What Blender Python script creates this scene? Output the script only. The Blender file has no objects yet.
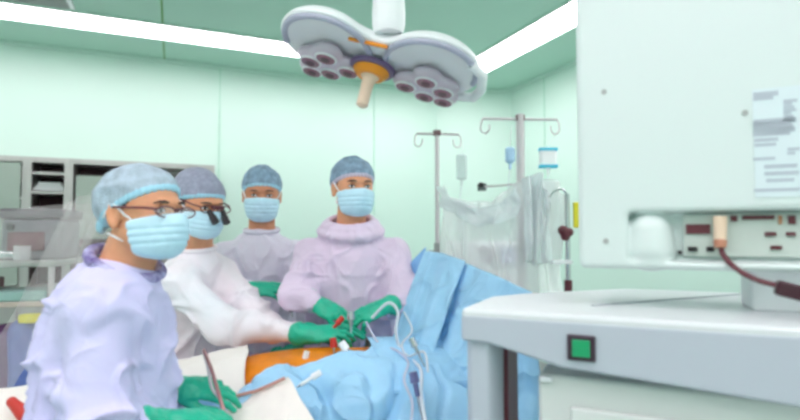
import bpy, bmesh, math, random
import numpy as np
from mathutils import Vector, Matrix

random.seed(7)
SC = bpy.context.scene
COL = SC.collection
# ------------------------------------------------------------------ camera, world, exposure
F = 533.3
PITCH = math.radians(2.69)
CAMZ = 1.33
cd = bpy.data.cameras.new('camera'); cam = bpy.data.objects.new('camera', cd); COL.objects.link(cam)
cam.location = (0, 0, CAMZ); cam.rotation_euler = (math.radians(90) + PITCH, 0, 0)
cd.sensor_width = 36; cd.lens = 24; cd.clip_start = 0.02
cd.dof.use_dof = True; cd.dof.focus_distance = 1.9; cd.dof.aperture_fstop = 2.2
SC.camera = cam
SC.view_settings.view_transform = 'Standard'; SC.view_settings.look = 'None'
SC.view_settings.gamma = 1; SC.view_settings.use_curve_mapping = False
SC.view_settings.exposure = 0.0
SC.cycles.filter_width = 3.0
SC.cycles.max_bounces = 10; SC.cycles.diffuse_bounces = 6; SC.cycles.transparent_max_bounces = 16
SC.cycles.sample_clamp_indirect = 6
w = bpy.data.worlds.new('world'); SC.world = w; w.use_nodes = True
w.node_tree.nodes['Background'].inputs[0].default_value = (1, 1, 1, 1)
w.node_tree.nodes['Background'].inputs[1].default_value = 0.0
STRIP_POWER = 10.8
FILL_POWER = 9.5

# ------------------------------------------------------------------ geometry helpers
def P(px, py, d):
    a = (px - 400) / F; b = (210 - py) / F
    x, y, z = a, math.cos(PITCH) - b * math.sin(PITCH), math.sin(PITCH) + b * math.cos(PITCH)
    t = d / y
    return Vector((x * t, d, CAMZ + z * t))
def hit(px, py, pt, nrm):
    a = P(px, py, 1.0) - Vector((0, 0, CAMZ)); n = Vector(nrm)
    t = (Vector(pt) - Vector((0, 0, CAMZ))).dot(n) / a.dot(n)
    return Vector((0, 0, CAMZ)) + a * t
def V(*a): return Vector(a)

def srgb(r, g, b):
    f = lambda c: (c / 255 / 12.92) if c / 255 <= .04045 else ((c / 255 + .055) / 1.055) ** 2.4
    return (f(r), f(g), f(b), 1)
MATS = {}
def mat(name, rgb, rough=.6, metal=0, bump=0, bscale=60, var=0, vscale=8, alpha=1, emit=None, estr=0, sheen=0, sub=0, coat=0, aniso=None, rgb2=None, trans=0, wrinkle=0):
    if name in MATS: return MATS[name]
    m = bpy.data.materials.new(name); m.use_nodes = True
    nt = m.node_tree; b = nt.nodes['Principled BSDF']
    c = srgb(*rgb) if max(rgb) > 1 else (*rgb, 1)
    b.inputs['Base Color'].default_value = c
    b.inputs['Roughness'].default_value = rough; b.inputs['Metallic'].default_value = metal
    b.inputs['Alpha'].default_value = alpha
    b.inputs['Transmission Weight'].default_value = trans
    if sheen: b.inputs['Sheen Weight'].default_value = sheen
    if sub:
        b.inputs['Subsurface Weight'].default_value = sub
        b.inputs['Subsurface Radius'].default_value = (.012, .005, .003)
        b.inputs['Subsurface Scale'].default_value = 1.0
    if coat: b.inputs['Coat Weight'].default_value = coat
    if emit:
        b.inputs['Emission Color'].default_value = srgb(*emit); b.inputs['Emission Strength'].default_value = estr
    tc = nt.nodes.new('ShaderNodeTexCoord')
    if var:
        n = nt.nodes.new('ShaderNodeTexNoise'); n.inputs['Scale'].default_value = vscale; n.inputs['Detail'].default_value = 4
        nt.links.new(tc.outputs['Object'], n.inputs['Vector'])
        mp = nt.nodes.new('ShaderNodeMapRange'); mp.inputs[1].default_value = .3; mp.inputs[2].default_value = .7
        nt.links.new(n.outputs['Fac'], mp.inputs[0])
        mx = nt.nodes.new('ShaderNodeMix'); mx.data_type = 'RGBA'
        c2 = srgb(*rgb2) if rgb2 else tuple([max(0, v * (1 - var)) for v in c[:3]] + [1])
        mx.inputs['A'].default_value = c; mx.inputs['B'].default_value = c2
        nt.links.new(mp.outputs[0], mx.inputs['Factor']); nt.links.new(mx.outputs['Result'], b.inputs['Base Color'])
    if bump:
        n = nt.nodes.new('ShaderNodeTexNoise'); n.inputs['Scale'].default_value = bscale; n.inputs['Detail'].default_value = 3
        if wrinkle:
            n.noise_type = 'RIDGED_MULTIFRACTAL'; n.normalize = True; n.inputs['Distortion'].default_value = .6; n.inputs['Offset'].default_value = .9
        nt.links.new(tc.outputs['Object'], n.inputs['Vector'])
        bp = nt.nodes.new('ShaderNodeBump'); bp.inputs['Strength'].default_value = bump; bp.inputs['Distance'].default_value = .02 if wrinkle else .01
        nt.links.new(n.outputs['Fac'], bp.inputs['Height']); nt.links.new(bp.outputs[0], b.inputs['Normal'])
    MATS[name] = m
    return m

LOC = {}
def empty(name, loc, label, cat, group=None):
    o = bpy.data.objects.new(name, None); COL.objects.link(o); o.location = loc
    o['label'] = label; o['category'] = cat
    if group: o['group'] = group
    LOC[o] = Vector(loc); return o
def tag(o, label, cat, group=None, kind=None):
    if label: o['label'] = label
    if cat: o['category'] = cat
    if group: o['group'] = group
    if kind: o['kind'] = kind
    return o
def link(name, me, m, parent=None, label=None):
    """me is in world coordinates; a top-level mesh gets its origin at its base"""
    o = bpy.data.objects.new(name, me); COL.objects.link(o)
    n = len(me.vertices); co = np.empty(n * 3, np.float32); me.vertices.foreach_get('co', co); co = co.reshape(-1, 3)
    if parent is None:
        off = np.array([co[:, 0].mean(), co[:, 1].mean(), co[:, 2].min()]); o.location = off; LOC[o] = Vector(off)
    else:
        off = np.array(LOC[parent]); o.parent = parent; LOC[o] = LOC[parent]
    co -= off.astype(np.float32); me.vertices.foreach_set('co', co.ravel()); me.update()
    for mm in (m if isinstance(m, (list, tuple)) else [m]): me.materials.append(mm)
    if label: o['label'] = label
    return o

class MB:
    def __init__(s): s.bm = bmesh.new(); s.mi = 0
    def _add(s, verts, faces):
        vs = [s.bm.verts.new(v) for v in verts]
        for f in faces:
            try:
                fc = s.bm.faces.new([vs[i] for i in f]); fc.material_index = s.mi
            except ValueError: pass
        return s
    def box(s, c, size, R=None, taper=1):
        c = Vector(c); hx, hy, hz = [v / 2 for v in size]
        vs = []
        for z in (-1, 1):
            t = taper if z > 0 else 1
            for x, y in ((-1, -1), (1, -1), (1, 1), (-1, 1)):
                q = Vector((x * hx * t, y * hy * t, z * hz)); vs.append(c + (R @ q if R else q))
        return s._add(vs, [(3, 2, 1, 0), (4, 5, 6, 7), (0, 1, 5, 4), (1, 2, 6, 5), (2, 3, 7, 6), (3, 0, 4, 7)])
    def prism(s, pts, d):
        """closed polygon of world points extruded by vector d"""
        n = len(pts); d = Vector(d); vs = [Vector(p) for p in pts] + [Vector(p) + d for p in pts]
        return s._add(vs, [tuple(range(n - 1, -1, -1)), tuple(range(n, 2 * n))] + [(i, (i + 1) % n, n + (i + 1) % n, n + i) for i in range(n)])
    def tube(s, pts, r, seg=10, cap=True):
        pts = [Vector(p) for p in pts]; n = len(pts)
        rs = r if isinstance(r, (list, tuple)) else [r] * n
        prev = None; vs = []
        for i, p in enumerate(pts):
            t = (pts[min(i + 1, n - 1)] - pts[max(i - 1, 0)]).normalized()
            if prev is None:
                a = t.orthogonal().normalized()
            else:
                a = (prev - t * prev.dot(t)).normalized()
            prev = a; b = t.cross(a)
            for k in range(seg):
                an = 2 * math.pi * k / seg; vs.append(p + (a * math.cos(an) + b * math.sin(an)) * rs[i])
        fs = [(i * seg + k, i * seg + (k + 1) % seg, (i + 1) * seg + (k + 1) % seg, (i + 1) * seg + k) for i in range(n - 1) for k in range(seg)]
        if cap: fs += [tuple(range(seg - 1, -1, -1)), tuple((n - 1) * seg + k for k in range(seg))]
        return s._add(vs, fs)
    def cyl(s, a, b, r1, r2=None, seg=24): return s.tube([a, b], [r1, r1 if r2 is None else r2], seg)
    def sphere(s, c, r, R=None, seg=16):
        c = Vector(c); r = r if isinstance(r, (list, tuple)) else (r, r, r); vs = []; fs = []
        rings = seg // 2
        for i in range(rings + 1):
            th = math.pi * i / rings
            for k in range(seg):
                ph = 2 * math.pi * k / seg
                q = Vector((r[0] * math.sin(th) * math.cos(ph), r[1] * math.sin(th) * math.sin(ph), r[2] * math.cos(th)))
                vs.append(c + (R @ q if R else q))
        for i in range(rings):
            for k in range(seg): fs.append((i * seg + k, i * seg + (k + 1) % seg, (i + 1) * seg + (k + 1) % seg, (i + 1) * seg + k))
        s._add(vs, fs); bmesh.ops.remove_doubles(s.bm, verts=s.bm.verts, dist=1e-6); return s
    def torus(s, c, R1, r, M=None, seg=36, sg=10, a0=0, a1=2 * math.pi, sx=1):
        pts = []; full = abs(a1 - a0 - 2 * math.pi) < 1e-6
        for i in range(seg + 1):
            a = a0 + (a1 - a0) * i / seg; q = Vector((R1 * sx * math.cos(a), R1 * math.sin(a), 0)); pts.append(Vector(c) + (M @ q if M else q))
        return s.tube(pts, r, sg, cap=not full)
    def build(s, name, m, parent=None, bevel=0, seg=3, angle=35, label=None, subsurf=0, solid=0):
        bmesh.ops.recalc_face_normals(s.bm, faces=s.bm.faces)
        me = bpy.data.meshes.new(name); s.bm.to_mesh(me); s.bm.free()
        me.polygons.foreach_set('use_smooth', [True] * len(me.polygons)); me.set_sharp_from_angle(angle=math.radians(angle))
        o = link(name, me, m, parent, label)
        if solid:
            q = o.modifiers.new('solid', 'SOLIDIFY'); q.thickness = solid; q.offset = 0
        if bevel:
            q = o.modifiers.new('bevel', 'BEVEL'); q.width = bevel; q.segments = seg; q.limit_method = 'ANGLE'; q.angle_limit = math.radians(30)
            q.harden_normals = True
        if subsurf:
            q = o.modifiers.new('sub', 'SUBSURF'); q.levels = subsurf; q.render_levels = subsurf
        return o

# value noise ------------------------------------------------------
_rng = np.random.RandomState(3); _T = _rng.rand(64, 64, 64).astype(np.float32) * 2 - 1
def vnoise(p):
    p = np.asarray(p, np.float32); i = np.floor(p).astype(int); f = p - i; f = f * f * (3 - 2 * f)
    r = 0
    for dx in (0, 1):
        for dy in (0, 1):
            for dz in (0, 1):
                wt = (f[:, 0] if dx else 1 - f[:, 0]) * (f[:, 1] if dy else 1 - f[:, 1]) * (f[:, 2] if dz else 1 - f[:, 2])
                r = r + wt * _T[(i[:, 0] + dx) & 63, (i[:, 1] + dy) & 63, (i[:, 2] + dz) & 63]
    return r
def ridge(p): return 1 - np.abs(vnoise(p)) * 2

def grid_mesh(name, G, m, parent=None, solid=.002, label=None, sub=0):
    """G: array (nu,nv,3) of world points"""
    G = np.asarray(G, np.float32); nu, nv = G.shape[:2]
    me = bpy.data.meshes.new(name)
    fs = [(i * nv + j, (i + 1) * nv + j, (i + 1) * nv + j + 1, i * nv + j + 1) for i in range(nu - 1) for j in range(nv - 1)]
    me.from_pydata(G.reshape(-1, 3).tolist(), [], fs)
    me.polygons.foreach_set('use_smooth', [True] * len(me.polygons))
    o = link(name, me, m, parent, label)
    if solid:
        q = o.modifiers.new('solid', 'SOLIDIFY'); q.thickness = solid; q.offset = 0
    if sub:
        q = o.modifiers.new('sub', 'SUBSURF'); q.levels = sub; q.render_levels = sub
    return o

# signed distance fields --------------------------------------------
class Field:
    def __init__(s, lo, hi, h):
        s.lo = np.array(lo, float); s.h = h
        s.n = np.ceil((np.array(hi) - s.lo) / h).astype(int) + 1
        s.ax = [(s.lo[i] + h * np.arange(s.n[i])).astype(np.float32) for i in range(3)]
        s.F = np.full(s.n, .5, np.float32)
    def sl(s, lo, hi):
        a = np.clip(np.floor((np.array(lo) - s.lo) / s.h).astype(int), 0, s.n); b = np.clip(np.ceil((np.array(hi) - s.lo) / s.h).astype(int) + 1, 0, s.n)
        return tuple(slice(a[i], b[i]) for i in range(3))
    def put(s, fn, lo, hi, k, mode='u'):
        q = s.sl(np.array(lo) - k - 3 * s.h, np.array(hi) + k + 3 * s.h)
        X, Y, Z = s.ax[0][q[0]][:, None, None], s.ax[1][q[1]][None, :, None], s.ax[2][q[2]][None, None, :]
        if X.size == 0 or Y.size == 0 or Z.size == 0: return
        d = fn(X, Y, Z); A = s.F[q]
        if mode == 'u':
            h = np.maximum(k - np.abs(A - d), 0) / k; s.F[q] = np.minimum(A, d) - h * h * k * .25
        elif mode == 's':
            d = -d; h = np.maximum(k - np.abs(A - d), 0) / k; s.F[q] = np.maximum(A, d) + h * h * k * .25
        elif mode == 'i':
            h = np.maximum(k - np.abs(A - d), 0) / k; s.F[q] = np.maximum(A, d) + h * h * k * .25
    def cap(s, a, b, ra, rb, k=.01, mode='u'):
        a = np.array(a, float); b = np.array(b, float); ab = b - a; L = max(float(ab @ ab), 1e-9)
        def fn(X, Y, Z):
            t = np.clip(((X - a[0]) * ab[0] + (Y - a[1]) * ab[1] + (Z - a[2]) * ab[2]) / L, 0, 1)
            return np.sqrt((X - a[0] - t * ab[0]) ** 2 + (Y - a[1] - t * ab[1]) ** 2 + (Z - a[2] - t * ab[2]) ** 2) - (ra + (rb - ra) * t)
        r = max(ra, rb); s.put(fn, np.minimum(a, b) - r, np.maximum(a, b) + r, k, mode)
    def ell(s, c, r, M=None, k=.01, mode='u'):
        c = np.array(c, float); M = np.eye(3) if M is None else np.array(M)
        def fn(X, Y, Z):
            dx, dy, dz = X - c[0], Y - c[1], Z - c[2]
            q = [(dx * M[0, i] + dy * M[1, i] + dz * M[2, i]) for i in range(3)]
            k0 = np.sqrt(sum((q[i] / r[i]) ** 2 for i in range(3))); k1 = np.sqrt(sum((q[i] / r[i] ** 2) ** 2 for i in range(3))) + 1e-9
            return k0 * (k0 - 1) / k1
        R = max(r); s.put(fn, c - R, c + R, k, mode)
    def box(s, c, hs, M=None, rd=.01, k=.01, mode='u'):
        c = np.array(c, float); M = np.eye(3) if M is None else np.array(M)
        def fn(X, Y, Z):
            dx, dy, dz = X - c[0], Y - c[1], Z - c[2]
            q = [np.abs(dx * M[0, i] + dy * M[1, i] + dz * M[2, i]) - (hs[i] - rd) for i in range(3)]
            o = np.sqrt(sum(np.maximum(v, 0) ** 2 for v in q)); return o + np.minimum(np.maximum(np.maximum(q[0], q[1]), q[2]), 0) - rd
        R = float(np.linalg.norm(hs)); s.put(fn, c - R, c + R, k, mode)
    def half(s, pt, nrm, k=.004):
        """keep the side the normal points to"""
        pt = np.array(pt, float); n = np.array(nrm, float); n /= np.linalg.norm(n)
        s.put(lambda X, Y, Z: -((X - pt[0]) * n[0] + (Y - pt[1]) * n[1] + (Z - pt[2]) * n[2]), s.lo, s.lo + s.n * s.h, k, 'i')
    def loft(s, zs, cx, cy, rx, ry, f, k=.03):
        """stack of ellipses; f is the facing direction (2d): ry along it"""
        fx, fy = f; L = math.hypot(fx, fy); fx /= L; fy /= L
        def fn(X, Y, Z):
            zz = Z[0, 0, :]; I = lambda v: np.interp(zz, zs, v)[None, None, :].astype(np.float32)
            dx = X - I(cx); dy = Y - I(cy); RX = I(rx); RY = I(ry)
            a = dx * fy - dy * fx; b = dx * fx + dy * fy
            g = np.sqrt((a / RX) ** 2 + (b / RY) ** 2); d = (g - 1) * np.minimum(RX, RY)
            return np.maximum(d, np.maximum(zs[0] - Z, Z - zs[-1]))
        R = max(max(rx), max(ry)); s.put(fn, (min(cx) - R, min(cy) - R, zs[0]), (max(cx) + R, max(cy) + R, zs[-1]), k)
    def mesh(s, name, m, parent=None, disp=None, label=None, smooth=0, mfn=None):
        Fv = s.F; ins = Fv < 0
        n = Fv.shape
        cnt = np.zeros([v - 1 for v in n], np.int8)
        for dx in (0, 1):
            for dy in (0, 1):
                for dz in (0, 1): cnt += ins[dx:n[0] - 1 + dx, dy:n[1] - 1 + dy, dz:n[2] - 1 + dz]
        act = (cnt > 0) & (cnt < 8); I, J, K = np.nonzero(act)
        idx = np.full(act.shape, -1, np.int32); idx[I, J, K] = np.arange(len(I))
        pos = np.zeros((len(I), 3)); num = np.zeros(len(I))
        cor = [(a, b, c) for a in (0, 1) for b in (0, 1) for c in (0, 1)]
        for a in cor:
            for ax in range(3):
                if a[ax]: continue
                b = list(a); b[ax] = 1
                fa = Fv[I + a[0], J + a[1], K + a[2]]; fb = Fv[I + b[0], J + b[1], K + b[2]]
                q = (fa < 0) != (fb < 0); t = np.where(q, fa / np.where(q, fa - fb, 1), 0)
                for d in range(3): pos[:, d] += np.where(q, a[d] + (t if d == ax else 0), 0)
                num += q
        v = (pos / np.maximum(num, 1)[:, None] + np.stack([I, J, K], 1)) * s.h + s.lo
        fs = []
        for ax in range(3):
            o1, o2 = (ax + 1) % 3, (ax + 2) % 3
            A = [slice(0, -1)] * 3; B = [slice(0, -1)] * 3
            sa = [slice(None)] * 3; sb = [slice(None)] * 3; sa[ax] = slice(0, -1); sb[ax] = slice(1, None)
            ch = ins[tuple(sa)] != ins[tuple(sb)]
            e = np.stack(np.nonzero(ch), 1)
            ok = (e[:, o1] > 0) & (e[:, o2] > 0) & (e[:, o1] < n[o1] - 1) & (e[:, o2] < n[o2] - 1); e = e[ok]
            def g(a, b):
                c = e.copy(); c[:, o1] -= a; c[:, o2] -= b; return idx[c[:, 0], c[:, 1], c[:, 2]]
            q = np.stack([g(1, 1), g(0, 1), g(0, 0), g(1, 0)], 1)
            fl = ins[e[:, 0], e[:, 1], e[:, 2]]; q[~fl] = q[~fl][:, ::-1]
            fs.append(q)
        fs = np.concatenate(fs); fs = fs[(fs >= 0).all(1)]
        def normals(v):
            fn = np.cross(v[fs[:, 2]] - v[fs[:, 0]], v[fs[:, 3]] - v[fs[:, 1]]); N = np.zeros_like(v)
            for c in range(4): np.add.at(N, fs[:, c], fn)
            return N / (np.linalg.norm(N, axis=1)[:, None] + 1e-12)
        for _ in range(smooth):
            S = np.zeros_like(v); C = np.zeros(len(v))
            for c in range(4):
                np.add.at(S, fs[:, c], v[fs[:, (c + 1) % 4]] + v[fs[:, c - 1]]); np.add.at(C, fs[:, c], 2)
            v = .5 * v + .5 * S / np.maximum(C, 1)[:, None]
        if disp is not None:
            N = normals(v); v = v + N * disp(v, N)[:, None]
        me = bpy.data.meshes.new(name); me.vertices.add(len(v)); me.vertices.foreach_set('co', v.astype(np.float32).ravel())
        me.loops.add(len(fs) * 4); me.loops.foreach_set('vertex_index', fs.astype(np.int32).ravel())
        me.polygons.add(len(fs)); me.polygons.foreach_set('loop_start', np.arange(0, len(fs) * 4, 4, dtype=np.int32))
        me.polygons.foreach_set('use_smooth', np.ones(len(fs), bool))
        if mfn is not None: me.polygons.foreach_set('material_index', mfn(v[fs].mean(1)).astype(np.int32))
        me.update(calc_edges=True); me.validate()
        return link(name, me, m, parent, label)

# ------------------------------------------------------------------ materials
M_wall = mat('mint_wall_panel', (199, 227, 215), .45, var=.03, vscale=1.5)
M_ceil = mat('mint_ceiling', (176, 214, 198), .6)
M_seam = mat('panel_joint', (150, 205, 180), .7)
M_floor = mat('vinyl_floor', (185, 195, 192), .4, var=.08, vscale=20)
M_strip = mat('light_diffuser', (255, 255, 255), .5, emit=(255, 238, 247), estr=STRIP_POWER)
M_steel = mat('brushed_steel', (190, 188, 186), .35, .75, var=.12, vscale=5)
M_chrome = mat('chrome', (205, 205, 208), .2, .9)
M_pole = mat('pole_metal', (212, 206, 208), .4, .25)
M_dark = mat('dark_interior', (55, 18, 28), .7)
M_glassy = mat('green_glass', (190, 208, 196), .15, alpha=.5)
M_white = mat('white_plastic', (240, 243, 245), .35)
M_mach = mat('machine_shell', (212, 224, 222), .4, bump=.02, bscale=400)
M_cart = mat('cart_shell', (182, 189, 200), .4)
M_carttop = mat('cart_top', (214, 218, 221), .35)
M_grey = mat('grey_panel', (165, 170, 168), .5)
M_maroon = mat('maroon_plastic', (95, 40, 50), .4)
M_black = mat('black_plastic', (28, 20, 26), .35)
M_skin = mat('skin', (226, 160, 122), .5, sub=.15, var=.12, vscale=30)
M_skin2 = mat('skin_tan', (208, 140, 104), .5, sub=.15, var=.12, vscale=30)
M_hair = mat('black_hair', (25, 20, 22), .5)
M_eye = mat('eye_white', (235, 230, 228), .2)
M_iris = mat('dark_iris', (40, 22, 15), .1)
M_mask = mat('mask_blue', (194, 231, 247), .7, bump=.15, bscale=500)
M_strap = mat('strap_white', (235, 240, 244), .7)
M_glove = mat('glove_green', (30, 186, 150), .4, bump=.1, bscale=120, var=.15, vscale=25)
M_lav = mat('gown_lavender', (204, 202, 238), .75, bump=.55, bscale=6, wrinkle=1, sheen=.1)
M_lav2 = mat('gown_pink_lavender', (224, 206, 228), .75, bump=.55, bscale=6, wrinkle=1, sheen=.1)
M_gown3 = mat('gown_grey_lavender', (214, 210, 224), .75, bump=.55, bscale=6, wrinkle=1, sheen=.1)
M_gownw = mat('gown_pale_pink', (246, 230, 236), .75, bump=.55, bscale=6, wrinkle=1, rgb2=(232, 236, 242), var=.1, vscale=3)
M_trous = mat('scrub_trousers', (110, 160, 160), .8)
M_shoe = mat('shoe_white', (225, 225, 225), .5)
M_cap = mat('cap_grey_blue', (180, 200, 215), .8, bump=.4, bscale=160, var=.35, vscale=38)
M_cap2 = mat('cap_grey', (160, 165, 186), .8, bump=.4, bscale=160, var=.25, vscale=60)
M_cap3 = mat('cap_blue', (150, 180, 205), .8, bump=.4, bscale=160, var=.5, vscale=38)
M_band = mat('cap_band_blue', (165, 215, 236), .7)
M_collar = mat('collar_print', (190, 190, 225), .8, var=1, vscale=45, rgb2=(90, 70, 140))
M_drapeb = mat('drape_blue', (166, 216, 248), .6, bump=.8, bscale=7, wrinkle=1, var=.08, vscale=10)
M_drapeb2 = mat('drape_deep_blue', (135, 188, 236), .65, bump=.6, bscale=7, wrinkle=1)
M_drapew = mat('drape_white', (240, 234, 228), .8, bump=.4, bscale=6, wrinkle=1)
M_iod = mat('iodine_skin', (248, 145, 12), .4, var=.35, vscale=14, bump=.1, bscale=60)
M_plast = mat('clear_plastic', (250, 253, 253), .25, alpha=.45, bump=.3, bscale=25)
M_plast2 = mat('clear_plastic_thin', (228, 222, 222), .25, alpha=.15, bump=.3, bscale=25)
M_cream = mat('cream_plastic', (232, 205, 180), .5)
M_orange = mat('orange_plastic', (240, 150, 30), .4)
M_lens = mat('lamp_lens', (150, 90, 115), .15, coat=.5)
M_lensd = mat('lamp_lens_core', (90, 40, 60), .2)
M_pod = mat('lamp_pod', (214, 200, 214), .4)
M_red = mat('red_plastic', (200, 50, 40), .4)
M_yel = mat('yellow_plastic', (225, 215, 40), .5)

# ------------------------------------------------------------------ room
U = Vector((math.sin(math.radians(67)), math.cos(math.radians(67)), 0)); N = Vector((-U.y, U.x, 0))   # along / into the back wall
H = 2.90
C1 = Vector((.40, 5.77, 0)); C2 = Vector((1.20, 5.69, 0))
A0 = C1 - U * 5.6; D0 = A0 - N * 7.0; C3 = C2 - N * 6.9; C3 = C2 - N * ((C2 - D0).dot(N))
ring = [A0, C1, C2, C3, D0]
def wall(name, a, b, th=.1):
    d = (b - a).normalized(); n = Vector((-d.y, d.x, 0)); m = MB()
    m.prism([a - d * .0, b + d * .0, b + n * th, a + n * th], (0, 0, H)); return tag(m.build(name, M_wall), None, None, kind='structure')
wall('wall_back', A0, C1); wall('wall_corner', C1, C2); wall('wall_right', C2, C3); wall('wall_front', C3, D0); wall('wall_left', D0, A0)
tag(MB().prism([p + (p - Vector((0, 2.5, 0))).normalized() * .0 for p in ring], (0, 0, -.1)).build('floor', M_floor), None, None, kind='structure')
tag(MB().prism([p + V(0, 0, H) for p in ring], (0, 0, .1)).build('ceiling', M_ceil), None, None, kind='structure')
# cove trims and panel joints
def trim(name, a, b, z0, z1, off, m, n=None):
    d = (b - a).normalized(); n = Vector((d.y, -d.x, 0)); q = MB()
    q.prism([a + V(0, 0, z0), b + V(0, 0, z0), b + n * off + V(0, 0, z0), a + n * off + V(0, 0, z0)], (0, 0, z1 - z0))
    return tag(q.build(name, m, bevel=.004), None, None, kind='structure')
k = 1
for a, b in ((A0, C1), (C1, C2), (C2, C3)):
    trim('trim_%d' % k, a, b, H - .03, H, .03, M_wall); k += 1
    trim('baseboard_' + ('back', 'corner', 'right')[k - 2], a, b, 0, .1, .015, M_grey)
def joint(pt, k):
    tag(MB().box(pt + V(0, 0, H / 2), (.006, .006, H - .06), Matrix.Rotation(math.radians(23), 3, 'Z')).build('trim_%d' % k, M_seam), None, None, kind='structure')
for i, px in enumerate((219, 374)):
    h = hit(px, 150, C1, N); h.z = 0; joint(h - N * .002, 4 + i)
h = hit(545, 150, C2, U); h.z = 0; joint(h - U * .002, 6)
# ceiling joints, run parallel to the right wall
for i, px in enumerate((163,)):
    p = hit(px, 30, (0, 0, H), (0, 0, 1)); t = (p - C1).dot(N)
    q = p - N * (t + .02)
    a = C1 + U * ((p - C1).dot(U)); a.z = H - .003
    b = a - N * 6.5
    tag(MB().prism([a - U * .006, a + U * .006, b + U * .006, b - U * .006], (0, 0, .004)).build('trim_7', mat('ceiling_joint', (110, 160, 90), .7)), None, None, kind='structure')
# recessed light strips, one rectangle round the operating table
inn, wd = .59, .31
def strip_box(a, b, side, label):
    # a,b corner points of outer edge; side = inward vector
    e = empty('ceiling_light', (a + b) / 2 + V(0, 0, H - .012), label, 'ceiling light', 'recessed ceiling light strips')
    MB().prism([a + V(0, 0, H - .012), b + V(0, 0, H - .012), b + side * wd + V(0, 0, H - .012), a + side * wd + V(0, 0, H - .012)], (0, 0, .008)).build('diffuser', M_strip, e)
    d = (b - a).normalized(); m = MB()
    for o in (-.012, wd):
        m.prism([a + side * o + V(0, 0, H - .018), b + side * o + V(0, 0, H - .018), b + side * (o + .012) + V(0, 0, H - .018), a + side * (o + .012) + V(0, 0, H - .018)], (0, 0, .018))
    m.build('frame', M_wall, e)
K = C2 + U * 0; 
so = (C2.dot(U) - .60); no = (C1.dot(N) - .574)           # outer edges in (u,n) coordinates
def UN(u, n): return U * u + N * n
umin = -3.3; nmin = -.9
strip_box(UN(umin, no), UN(so - wd - .02, no), -N, 'long white ceiling light strip running above the steel cabinets to the lamp')
strip_box(UN(so, no), UN(so, nmin), -U, 'white ceiling light strip running diagonally above the drip stands')
strip_box(UN(umin, nmin + wd), UN(so - wd - .02, nmin + wd), -N, 'ceiling light strip closing the rectangle on the side behind the camera')
strip_box(UN(umin + .0 - wd - .02, no), UN(umin - wd - .02, nmin), U, 'ceiling light strip at the end of the room beyond the cabinets')
strip_box(UN(umin, 2.0), UN(-.95, 2.0), -N, 'short ceiling light strip above the nurse at the top edge')
M_fill = mat('fill_diffuser', (255, 255, 255), .5, emit=(255, 238, 247), estr=FILL_POWER)  # fill light: unseen ceiling panels added to brighten the team against the walls
for (x_, y_, lb) in ((-1.2, -.2, 'added fill light panel, out of view above and left of the camera'), (.3, -.35, 'added fill light panel, out of view straight above the camera'), (-.6, .75, 'added fill light panel, out of view over the nurse end of the table'), (1.35, -.2, 'added fill light panel, out of view above and right of the camera')):
    e = empty('ceiling_light', (x_, y_, H - .012), lb, 'ceiling light', 'added fill light panels')
    MB().box((x_, y_, H - .010), (.60, .60, .012), Matrix.Rotation(math.radians(23), 3, 'Z')).build('diffuser', M_fill, e)
    m = MB()
    for k_ in range(4):
        Rk = Matrix.Rotation(math.radians(23 + 90 * k_), 3, 'Z'); m.box(V(x_, y_, H - .010) + Rk @ V(0, .31, 0), (.64, .02, .02), Rk)
    m.build('frame', M_wall, e)
# air outlet at top left corner of view
g = hit(22, 0, (0, 0, H), (0, 0, 1)); Rr = Matrix.Rotation(math.radians(23), 3, 'Z')
e = empty('ceiling_vent', g + V(0, 0, -.02), 'white ceiling air outlet at the upper left corner beside the light strip', 'vent')
MB().box(g + V(0, 0, -.012) - N * .16, (.62, .3, .02), Rr).build('frame', M_white, e, bevel=.004)
m = MB()
for i in range(7): m.box(g + V(0, 0, -.026) - N * (.04 + .04 * i), (.56, .02, .008), Rr)
m.build('louvre', M_grey, e)

# ------------------------------------------------------------------ built-in steel cabinets on the back wall
CO = .30
def WP(px, py, off=CO): return hit(px, py, C1 - N * off, N)
def su(px, off=CO): return (WP(px, 200, off) - C1).dot(U)
def WU(s_, off, z): p = C1 + U * s_ - N * off; p.z = z; return p
def ubox(mb, s0, s1, o0, o1, z0, z1):
    mb.prism([WU(s0, o0, z0), WU(s1, o0, z0), WU(s1, o1, z0), WU(s0, o1, z0)], (0, 0, z1 - z0)); return mb
ztop = WP(100, 160).z
def cabinet(s0, s1, label, doorless, shelves, zlow=.92):
    e = empty('steel_cabinet', WU((s0 + s1) / 2, .15, 0), label, 'cabinet', 'steel wall cabinets')
    m = MB(); t = .03
    ubox(m, s0, s0 + t, .004, CO, 0, ztop); ubox(m, s1 - t, s1, .004, CO, 0, ztop); ubox(m, s0 + t, s1 - t, .004, CO, ztop - .04, ztop)
    ubox(m, s0 + t, s1 - t, .004, CO, 0, .1)
    m.build('carcass', M_steel, e)
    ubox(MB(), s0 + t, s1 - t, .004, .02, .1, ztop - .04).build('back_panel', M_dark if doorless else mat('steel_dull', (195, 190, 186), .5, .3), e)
    for z in shelves: ubox(MB(), s0 + t, s1 - t, .02, CO - .01, z, z + .02).build('shelf', M_steel, e)
    for a, b in ((s0 + t, (s0 + s1) / 2 - .002), ((s0 + s1) / 2 + .002, s1 - t)):
        d = ubox(MB(), a, b, CO, CO + .018, .12, zlow - .03).build('door', M_steel, e, bevel=.003)
        ubox(MB(), b - .05, b - .035, CO + .018, CO + .04, .45, .6).build('handle', M_chrome, d)
    return e
sA, sB, sC, sD, sE = su(-160), su(26), su(68), su(150), su(214)
cabinet(sA, sB, 'stainless wall cabinet at the far end with glass front and grey stores', False, (.92, 1.25, 1.6))
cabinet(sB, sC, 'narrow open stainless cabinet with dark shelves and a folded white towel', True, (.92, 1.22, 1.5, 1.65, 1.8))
cabinet(sC, sD, 'stainless cabinet with dark top and a pale green glass door', True, (.92, 1.4))
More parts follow.
